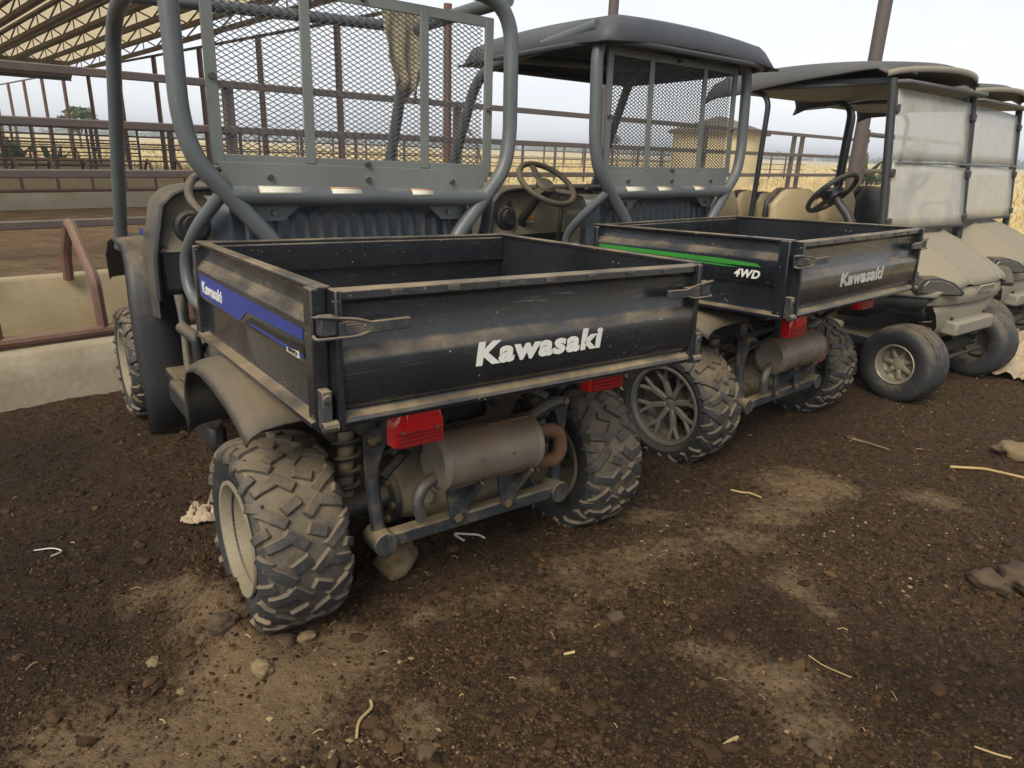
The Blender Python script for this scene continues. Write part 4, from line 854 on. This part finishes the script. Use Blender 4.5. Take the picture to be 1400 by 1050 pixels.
    # --- canopy
    if roof:
        rows = []
        nx_, ny_ = 22, 18
        for j in range(ny_+1):
            v = -1+2*j/ny_; row = []
            for i in range(nx_+1):
                u_ = -1+2*i/nx_; e_ = max(abs(u_)**5, abs(v)**6)
                row.append((CX+.05+.705*u_, 1.50+.56*v, 1.93+.045*(1-u_*u_*.6)-.125*e_**2.2+.012*math.cos(v*2)))
            rows.append(row)
        rf = MB().grid(rows).build('canopy', 'canopy_grey', T, smooth=60, solid=.012)
        rim = [(CX+.05+.702*math.copysign(abs(math.cos(a))**.32, math.cos(a)), 1.50+.557*math.copysign(abs(math.sin(a))**.32, math.sin(a)), 1.828) for a in np.linspace(0, 2*math.pi, 65)]
        MB().tube(rim, .014, 8, cap=False).build('canopy_rim', 'canopy_grey', rf)
    return T
uv1 = utility_vehicle(V1, 'black utility vehicle with blue side decal and open mesh-backed roll cage', True, False)
uv2 = utility_vehicle(V2, 'black utility vehicle with green side stripe and dark canopy roof', False, True)

# sacking hung on the roll cage of the first vehicle
rows = []
for j in range(19):
    t = j/18; w_ = .125*(1-.25*t)*(1 if t < .75 else 1-(t-.75)*1.8); row = []
    for i in range(15):
        u_ = -1+2*i/14; row.append((.570+.02*t+u_*w_*.9+.012*fbm(u_*2, t*4, 2, 3), 1.86-.03*math.cos(u_*7+t*2)*t-.036+.015*fbm(u_*3, t*3, 5, 3), 1.99-.34*t-(.05*abs(math.sin(u_*4+1)) if j == 18 else 0)-.03*u_*t))
    rows.append(row)
ob = MB().grid(rows).build('sacking', 'burlap', None, smooth=60, solid=.004); ob.location = uv1.location; ob.rotation_euler = uv1.rotation_euler
tag(ob, 'ragged piece of tan sacking hung on the roll cage bar', 'sacking')

# ------------------------------------------------------------------ golf carts
def turf_tyre():
    if 'turf' in MESH: return MESH['turf']
    half = [(0, .2255), (.020, .2253), (.022, .2195), (.027, .2195), (.029, .2245), (.050, .2235), (.052, .2175), (.057, .2175), (.059, .222), (.078, .2185), (.090, .211), (.101, .190), (.104, .165), (.098, .135), (.084, .114)]
    prof = list(reversed(half))+[(-a, r) for a, r in half[1:]]; mb = MB(); n = 96; m = len(prof); V = []; F = []
    for k in range(n):
        q_ = 2*math.pi*k/n; wob = .0022*math.sin(q_*24)
        for a, r in prof:
            a2 = a+(wob if r > .2185 else 0); V.append((a2, r*math.cos(q_), r*math.sin(q_)))
    for k in range(n):
        for i in range(m-1): F.append((k*m+i, k*m+i+1, ((k+1) % n)*m+i+1, ((k+1) % n)*m+i))
    mb.add(V, F); o = mb.build('tmp', 'rubber', smooth=40); MESH['turf'] = o.data; bpy.data.objects.remove(o); return MESH['turf']
def cart_wheel(T, side, Y, steer=0):
    w = MB().lathe([(.05, 0), (.052, .022), (.045, .040), (.038, .044)], n=24).build('wheel', 'hubcap', T); w.location = (side*.49, Y, .217); w.rotation_euler = (.4, 0, (0 if side > 0 else math.pi)+steer)
    link('tyre', turf_tyre(), w)
    MB().lathe([(-.08, .114), (.080, .112), (.090, .116), (.094, .112), (.088, .105), (.060, .099), (.03, .098), (.02, .085), (.025, .03), (.03, 0)], n=48).build('rim', 'hubcap', w)
    for k in range(7):
        a = k*2*math.pi/7; MB().bar((.042, .036*math.cos(a), .036*math.sin(a)), (.036, .092*math.cos(a), .092*math.sin(a)), .026, .020, up=(1, 0, 0)).build('hubcap_spoke', 'hubcap', w, bevel=.006)
def cushion(name, mat, T, c, d, bev=.05): return MB().box(c, d).build(name, mat, T, bevel=bev)
def seat_back(T, mat, y, face, x0=-.5, x1=.5, z0=.78, z1=1.12):
    n_, rows = 26, []
    for z_ in np.linspace(0, 1, 9):
        row = []
        for i in range(n_+1):
            u_ = -1+2*i/n_; notch = .085*math.exp(-(u_/.15)**2); edge = .10*max(0, abs(u_)-.8)/.2
            top = z1-notch-edge*.9; row.append(((x0+x1)/2+(x1-x0)/2*u_, y+face*(.055*math.sin(z_*2.6+.35)*(1-abs(u_)**6)-.03*math.exp(-(u_/.06)**2)), z0+(top-z0)*z_))
        rows.append(row)
    s_ = MB().grid(rows).build('seat_back', mat, T, smooth=70, solid=.05)
    rows = [[(p[0]*1.02, y-face*.035, p[2]+(.012 if k == 8 else -.01)) for p in r__] for k, r__ in enumerate(rows)]
    MB().grid(rows).build('seat_shell', 'cart_black', s_, smooth=70, solid=.02)
def golf_cart(C, label, seatmat, rear, steer=0):
    (x, y), yaw = C; T = empty('golf_cart', (x, y, 0), (0, 0, -yaw), label, 'golf cart', 'golf carts parked beside the utility vehicles')
    # bonnet
    def section(Y, zt, w_, zl, n=24, p=3.0):
        row = []
        for i in range(n+1):
            u_ = -1+2*i/n; row.append((w_*math.copysign(abs(u_)**.82, u_), Y-.05*abs(u_)**3, zl+(zt-zl)*(1-abs(u_)**p)**.55+(.012 if .30 < abs(u_) < .42 else 0)))
        return row
    rows = [section(Y, zt, w_, zl) for Y, zt, w_, zl in ((-.42, .925, .535, .585), (-.34, .925, .545, .585), (-.24, .905, .55, .59), (-.13, .862, .55, .60), (-.02, .805, .54, .61), (.06, .755, .525, .615), (.12, .705, .50, .62), (.145, .665, .48, .62))]
    MB().grid(rows).build('bonnet', 'cart_body', T, smooth=50, solid=.008)
    for s in (-1, 1):
        MB().tube([(p[0], p[1]+.002, p[2]+.004) for p in [r__[12+s*4] for r__ in rows]], .0055, 6).build('bonnet_crease', 'cart_grey', T)
        MB().tube([(r__[12+s*12][0], r__[12+s*12][1], r__[12+s*12][2]-.004) for r__ in rows], .009, 8).build('bonnet_lip', 'cart_black', T)
    fa = []
    for z, yy, w_ in ((.66, .138, .46), (.60, .142, .46), (.565, .125, .47), (.555, .07, .50)): fa.append([(w_*u_, yy-.07*abs(u_)**2.6, z) for u_ in np.linspace(-1, 1, 17)])
    MB().grid(fa).build('front_panel', 'cart_body', T, smooth=40, solid=.008)
    bp_ = MB().box((0, .150, .635), (.20, .012, .062), Matrix.Rotation(R(-18), 3, 'X')).build('name_plate', 'cart_grey', T, bevel=.004)
    text_obj('E-Z-GO', 'lettering', 'cart_body', bp_, .15, .030, lambda u, v, w: (.075-u, .159+w-.0*v-.005*(v/.03), .620+v), bold=.03)
    lo = []
    for z, yy, w_ in ((.56, .09, .42), (.50, .095, .36), (.42, .09, .30), (.36, .06, .28), (.32, .0, .27)): lo.append([(w_*u_, yy-.03*abs(u_)**3, z) for u_ in np.linspace(-1, 1, 13)]+[(-w_, -.25, z), ])
    MB().grid([[(w__[0], w__[1], w__[2]) for w__ in r_] for r_ in lo]).build('lower_cowl', 'cart_body', T, smooth=40, solid=.01)
    MB().box((0, .10, .415), (.50, .10, .085)).build('bumper', 'cart_grey', T, bevel=.015)
    for X in (-.22, .22): MB().tube([(X, .105, .47), (X, .093, .47)], .010, 6).build('bolt', 'cart_black', T)
    for s in (-1, 1):
        M_ = Matrix.Rotation(R(-36)*s, 3, 'Z'); ce = Vector((s*.415, .058, .660))
        def hp(dy, k): return lambda a, z: tuple(ce+M_ @ Vector((-s*a*k, dy, z*k)))
        hpoly = [(-.135, -.030), (.125, -.036), (.132, -.012), (.06, .040), (-.02, .062), (-.11, .058), (-.14, .02)]
        hl = MB().extr(hpoly, hp(.052, 1), hp(-.06, 1.05)).build('headlight', 'cart_black', T, bevel=.006)
        MB().extr(hpoly, hp(.058, .78), hp(.045, .82)).build('lens', 'lamp_lens', hl, bevel=.003)
        MB().grid([[(s*.548, -.42, .60), (s*.545, -.25, .60), (s*.535, -.10, .61), (s*.50, .06, .62)], [(s*.53, -.42, .42), (s*.53, -.25, .44), (s*.52, -.10, .53), (s*.49, .06, .55)]]).build('void_shade', 'cart_black', T, solid=.008)  # black sheet for the dark void below the bonnet lip: shade made solid
        MB().tube(fillet([(s*.507, -.255, .60), (s*.507, -.265, .95), (s*.507, -.365, 1.75)], .1), .024, 12).build('front_strut', 'cart_black', T)
        MB().tube(fillet([(s*.49, -1.17, .60), (s*.49, -1.15, 1.69), (s*.47, -1.36, 1.75)], .09), .017, 12).build('rear_strut', 'cart_black', T)
        for zz in (1.60, 1.26, .99): MB().box((s*.490, -.245-(zz-.95)*.13, zz), (.05, .03, .045)).build('clip', 'cart_black', T, bevel=.006)
        sk = MB().box((s*.53, -.75, .34), (.06, .75, .10)); sk.build('sill', 'cart_body', T, bevel=.02)
    # screen: folding milky panes
    def yy(z): return -.235-(z-.95)*.135
    for z0, z1 in ((.955, 1.308), (1.328, 1.695)):
        rows = [[(X, yy(z)+.006*math.sin(X*3+z*4)-.012*(X/.48)**2, z+(.012*math.sin(X*2) if z == z1 else 0)) for X in np.linspace(-.478, .478, 13)] for z in np.linspace(z0, z1, 7)]
        MB().grid(rows).build('windscreen_pane', 'milky_screen', T, smooth=60, solid=.004)
    MB().box((0, yy(1.318)+.004, 1.318), (.96, .008, .012)).build('windscreen_hinge', 'screen_grey', T, bevel=.006)
    MB().box((0, yy(.95)-.01, .945), (.97, .02, .02)).build('windscreen_sill', 'cart_black', T, bevel=.004)
    # roof
    rows = []
    for j in range(17):
        t = j/16; Y = -.20-1.42*t; row = []
        for i in range(25):
            u_ = -1+2*i/24; dr = (.012+.13*min(1, t*1.25))*abs(u_)**9; fe = .030*max(0, 1-t*16)+.03*max(0, t*16-15)
            row.append((.555*u_, Y-.14*u_*u_*max(0, 1-t*3)-.05*max(0, 1-t*3), 1.79+.065*math.sin(math.pi*(.15+.7*t))*1.0+.030*(1-u_*u_)-dr-fe))
        rows.append(row)
    rf = MB().grid(rows).build('roof', 'canopy_beige', T, smooth=60, solid=.012)
    MB().grid([[(.545*u_, -.243-.14*u_*u_, 1.808+.03*(1-u_*u_)-dz-.014*abs(u_)**9) for u_ in np.linspace(-1, 1, 21)] for dz in (0, .015, .032)]).build('front_fascia', 'cart_grey', rf, smooth=50, solid=.014)
    MB().box((0, -.90, 1.735), (1.02, 1.25, .025)).build('roof_liner', 'canopy_under', rf, bevel=.01)
    for s in (-1, 1):
        MB().bar((s*.50, -.36, 1.745), (s*.48, -1.45, 1.755), .03, .03).build('roof_rail', 'cart_black', rf)
        MB().tube([(s*.40, -.30, 1.785), (s*.40, -.33, 1.785)], .010, 8).build('bolt', 'cart_black', rf)
    # seats, floor, rear body
    seat_back(T, seatmat, -1.02, 1); cushion('seat_cushion', seatmat, T, (0, -.82, .70), (1.0, .46, .12)); cushion('seat_base', 'cart_body', T, (0, -.98, .52), (1.04, .50, .26), .03)
    if rear: seat_back(T, seatmat, -1.50, 1, .01, .50, .78, 1.075); seat_back(T, seatmat, -1.50, 1, -.50, -.01, .78, 1.06); cushion('rear_cushion', seatmat, T, (0, -1.30, .70), (1.0, .34, .12))
    MB().box((0, -.98, .30), (1.06, 1.7, .06)).build('floor_pan', 'cart_black', T, bevel=.01); cushion('rear_body', 'cart_body', T, (0, -1.55, .52), (1.14, .75, .30), .06)
    cushion('dash', 'cart_black', T, (0, -.45, .82), (1.0, .10, .16), .03)
    ctr = Vector((.24, -.76, 1.115)); ax = Vector((0, -.72, .69)).normalized(); ux = Vector((1, 0, 0)); uy = ax.cross(ux); wr = .165
    ring = MB().tube([ctr+(ux*math.cos(k*math.pi/20)+uy*math.sin(k*math.pi/20))*wr for k in range(41)], .016, 10, cap=False).build('steering_wheel', 'cart_black', T)
    for a in (R(0), R(180), R(270)): MB().bar(ctr-ax*.02, ctr+(ux*math.cos(a)+uy*math.sin(a))*wr, .06, .016, up=ax).build('spoke', 'cart_black', ring, bevel=.005)
    MB().tube([ctr-ax*.045, ctr+ax*.0, ctr+ax*.012], [.06, .07, .05], 14).build('hub_pad', 'cart_black', ring)
    MB().tube([ctr-ax*.02, ctr-ax*.18, Vector((.24, -.38, .58))], [.024, .03, .034], 12).build('steering_column', 'cart_black', T)
    # running gear
    rg = MB().box((0, 0, .24), (.80, .05, .04)); rg.tube([(-.42, .06, .2), (.42, .06, .2)], .012, 8)
    for s in (-1, 1): coil(rg, (s*.36, .01, .22), (s*.32, .0, .46), .035, 5, .008); rg.bar((s*.30, -.02, .30), (s*.30, -.9, .30), .05, .07)
    rg.build('front_axle', 'cart_black', T, bevel=.003)
    MB().tube([(-.42, -1.67, .22), (.42, -1.67, .22)], .04, 12).build('rear_axle', 'cart_black', T)
    for s in (-1, 1): cart_wheel(T, s, 0, steer); cart_wheel(T, s, -1.67)
    return T
golf_cart(C1, 'dusty beige golf cart with tan seats and clouded screen next to the green striped vehicle', 'seat_tan', True, R(-4))
golf_cart(C2, 'dusty beige golf cart with dark seats standing beyond the tan-seated cart', 'seat_dark', False, 0)

# ------------------------------------------------------------------ things lying about
lump('dung_clod', -.350, 1.925, .066, 'dung', 'large dried dung clod under the end of the tow frame', 'clod', 1.3, .75)
lump('dung_clod', 1.56, 1.94, .055, 'mud', 'brown dung clod beside a second one on the open soil', 'clod', 2.3, .55)
lump('dung_clod', 1.69, 1.98, .07, 'mud', 'flattened brown dung heap on the open soil', 'clod', 4.1, .45)
lump('dung_clod', 2.42, 3.05, .09, 'dung', 'pale dung lump at the edge of the soil past a dry stick', 'clod', 5.6, .4)
lump('soil_clod', .335, 1.74, .026, 'mud', 'small rounded clod on the soil beyond the pale track', 'clod', 6.6, .6)
lump('soil_clod', -.165, 1.255, .024, 'mud', 'flat brown clod in the near soil beside the bent straw', 'clod', 7.7, .35)
lump('soil_clod', .75, 1.30, .022, 'mud', 'small lumpy clod in the near soil', 'clod', 8.2, .6)
lump('soil_clod', -.60, 1.58, .03, 'mud', 'crumbled dirt clod by the near rear tyre', 'clod', 9.2, .4, .45)
lump('soil_clod', -.545, 1.605, .022, 'dung', 'pale crumb of dirt against the near rear tyre', 'clod', 10.1, .7)
rx_, ry_ = vw(V1, -.75, AY-.10)
lump('soil_clod', rx_, ry_, .034, 'mud', 'dark broken clod on the dirt heaped against the near wheel rim', 'clod', 13.3, .7, .4)
rx_, ry_ = vw(V1, -.70, AY-.27)
lump('soil_clod', rx_, ry_, .028, 'dung', 'tan broken clod wedged under the near rear tyre tread', 'clod', 14.8, .7, .4)
lump('pebble', -.92, 1.50, .018, 'dung', 'flat grey-brown stone on the dark soil', 'stone', 11.4, .4)
lump('pebble', -.80, 1.40, .012, 'dung', 'small pale stone near the dry track', 'stone', 12.4, .5)
def twig(pts, r_, mat, name, label, cat):
    P = [Vector((x, y, float(gz(np.array(x), np.array(y)))+z)) for x, y, z in pts]; t = MB().tube(fillet(P, .02, 4), r_, 7); return tag(t.build(name, mat), label, cat)
twig([(-.335, 1.285, .006), (-.34, 1.325, .010), (-.315, 1.375, .012), (-.325, 1.40, .008)], .0038, 'straw', 'straw_stalk', 'bent orange straw stalk on the pale track', 'straw')
twig([(2.02, 2.93, .008), (2.16, 2.90, .012), (2.30, 2.84, .008)], .006, 'straw', 'dry_stick', 'straight pale dry stick on the open soil', 'stick')
twig([(1.70, 3.22, .008), (1.77, 3.17, .012), (1.83, 3.10, .008)], .006, 'bark', 'dry_stick', 'short brown stick on the soil behind the green striped vehicle', 'stick')
twig([(-.145, 2.115, .008), (-.19, 2.145, .012), (-.10, 2.165, .010), (-.075, 2.15, .008)], .0038, 'wire_white', 'bent_wire', 'bent white wire hook on soil below the muffler', 'wire')
twig([(1.15, 1.33, .006), (1.18, 1.30, .01), (1.21, 1.29, .006)], .0025, 'straw', 'straw_scrap', 'pale curled scrap on the near soil', 'scrap')
twig([(.53, 1.29, .006), (.545, 1.30, .01), (.57, 1.315, .006)], .004, 'straw', 'straw_stalk', 'short straw stub on the near soil', 'straw')
twig([(.92, 2.60, .006), (.96, 2.57, .014), (1.0, 2.60, .010), (1.03, 2.55, .006)], .004, 'straw', 'straw_stalk', 'curled straw by the spoked rear wheel', 'straw')
twig([(.17, 1.58, .006), (.20, 1.585, .010)], .004, 'straw', 'straw_stalk', 'tiny straw stub on the dark soil', 'straw')
twig([(.86, 1.62, .006), (.89, 1.59, .012), (.95, 1.55, .006)], .0016, 'straw', 'straw_scrap', 'thin pale straw on the dry patch', 'straw')
twig([(-1.56, 1.99, .006), (-1.51, 2.01, .012), (-1.46, 1.99, .012), (-1.48, 1.955, .008)], .0022, 'wire_white', 'wire_loop', 'thin pale wire loop on the dark soil', 'wire')
# pale rag by the near rear tyre
def sheet(name, x, y, w_, d_, amp, mat, label, cat, seed, n=40, rot=0):
    rows = []
    for j in range(n+1):
        row = []
        for i in range(n+1):
            u_, v_ = -1+2*i/n, -1+2*j/n; e_ = 1+.18*fbm(u_*2+seed, v_*2, 1, 2); px, py = u_*w_*e_, v_*d_*e_; X = x+px*math.cos(rot)-py*math.sin(rot); Y = y+px*math.sin(rot)+py*math.cos(rot)
            hh = abs(fbm(u_*2.2+seed, v_*2.2, seed, 4))*amp*(1-max(abs(u_), abs(v_))**4)+.012+.3*amp*abs(fbm(u_*6, v_*6, seed, 3)); row.append((X, Y, float(gz(np.array(X), np.array(Y)))+hh))
        rows.append(row)
    return tag(MB().grid(rows).build(name, mat, None, smooth=45, solid=.003), label, cat)
rx, ry = vw(V1, -.62, 1.12); sheet('rag', rx, ry, .07, .05, .09, 'tarp', 'pale crumpled rag on the soil behind the near rear tyre', 'rag', 3.1, 16)
sheet('tarpaulin', 3.95, 4.95, .95, .42, .20, 'tarp', 'crumpled tan tarpaulin lying on the ground by the golf cart wheels', 'tarpaulin', 1.7, 56, R(30))
mx_, my_ = vw(V1, -.64, 1.12)

# ------------------------------------------------------------------ hazy air
m, n, b, K = newmat('haze_air'); n.nodes.remove(b); pv = nd(n, 'ShaderNodeVolumePrincipled'); pv.inputs['Color'].default_value = (.93, .95, 1, 1); pv.inputs['Density'].default_value = .0016; pv.inputs['Anisotropy'].default_value = .2
K(pv.outputs[0], n.nodes['Material Output'].inputs['Volume'])
hz = MB().box((0, 0, 4), (6400, 6400, 11.5)).build('haze', 'haze_air', None, smooth=0); tag(hz, 'pale dusty air over the yard and field', 'haze', kind='stuff')
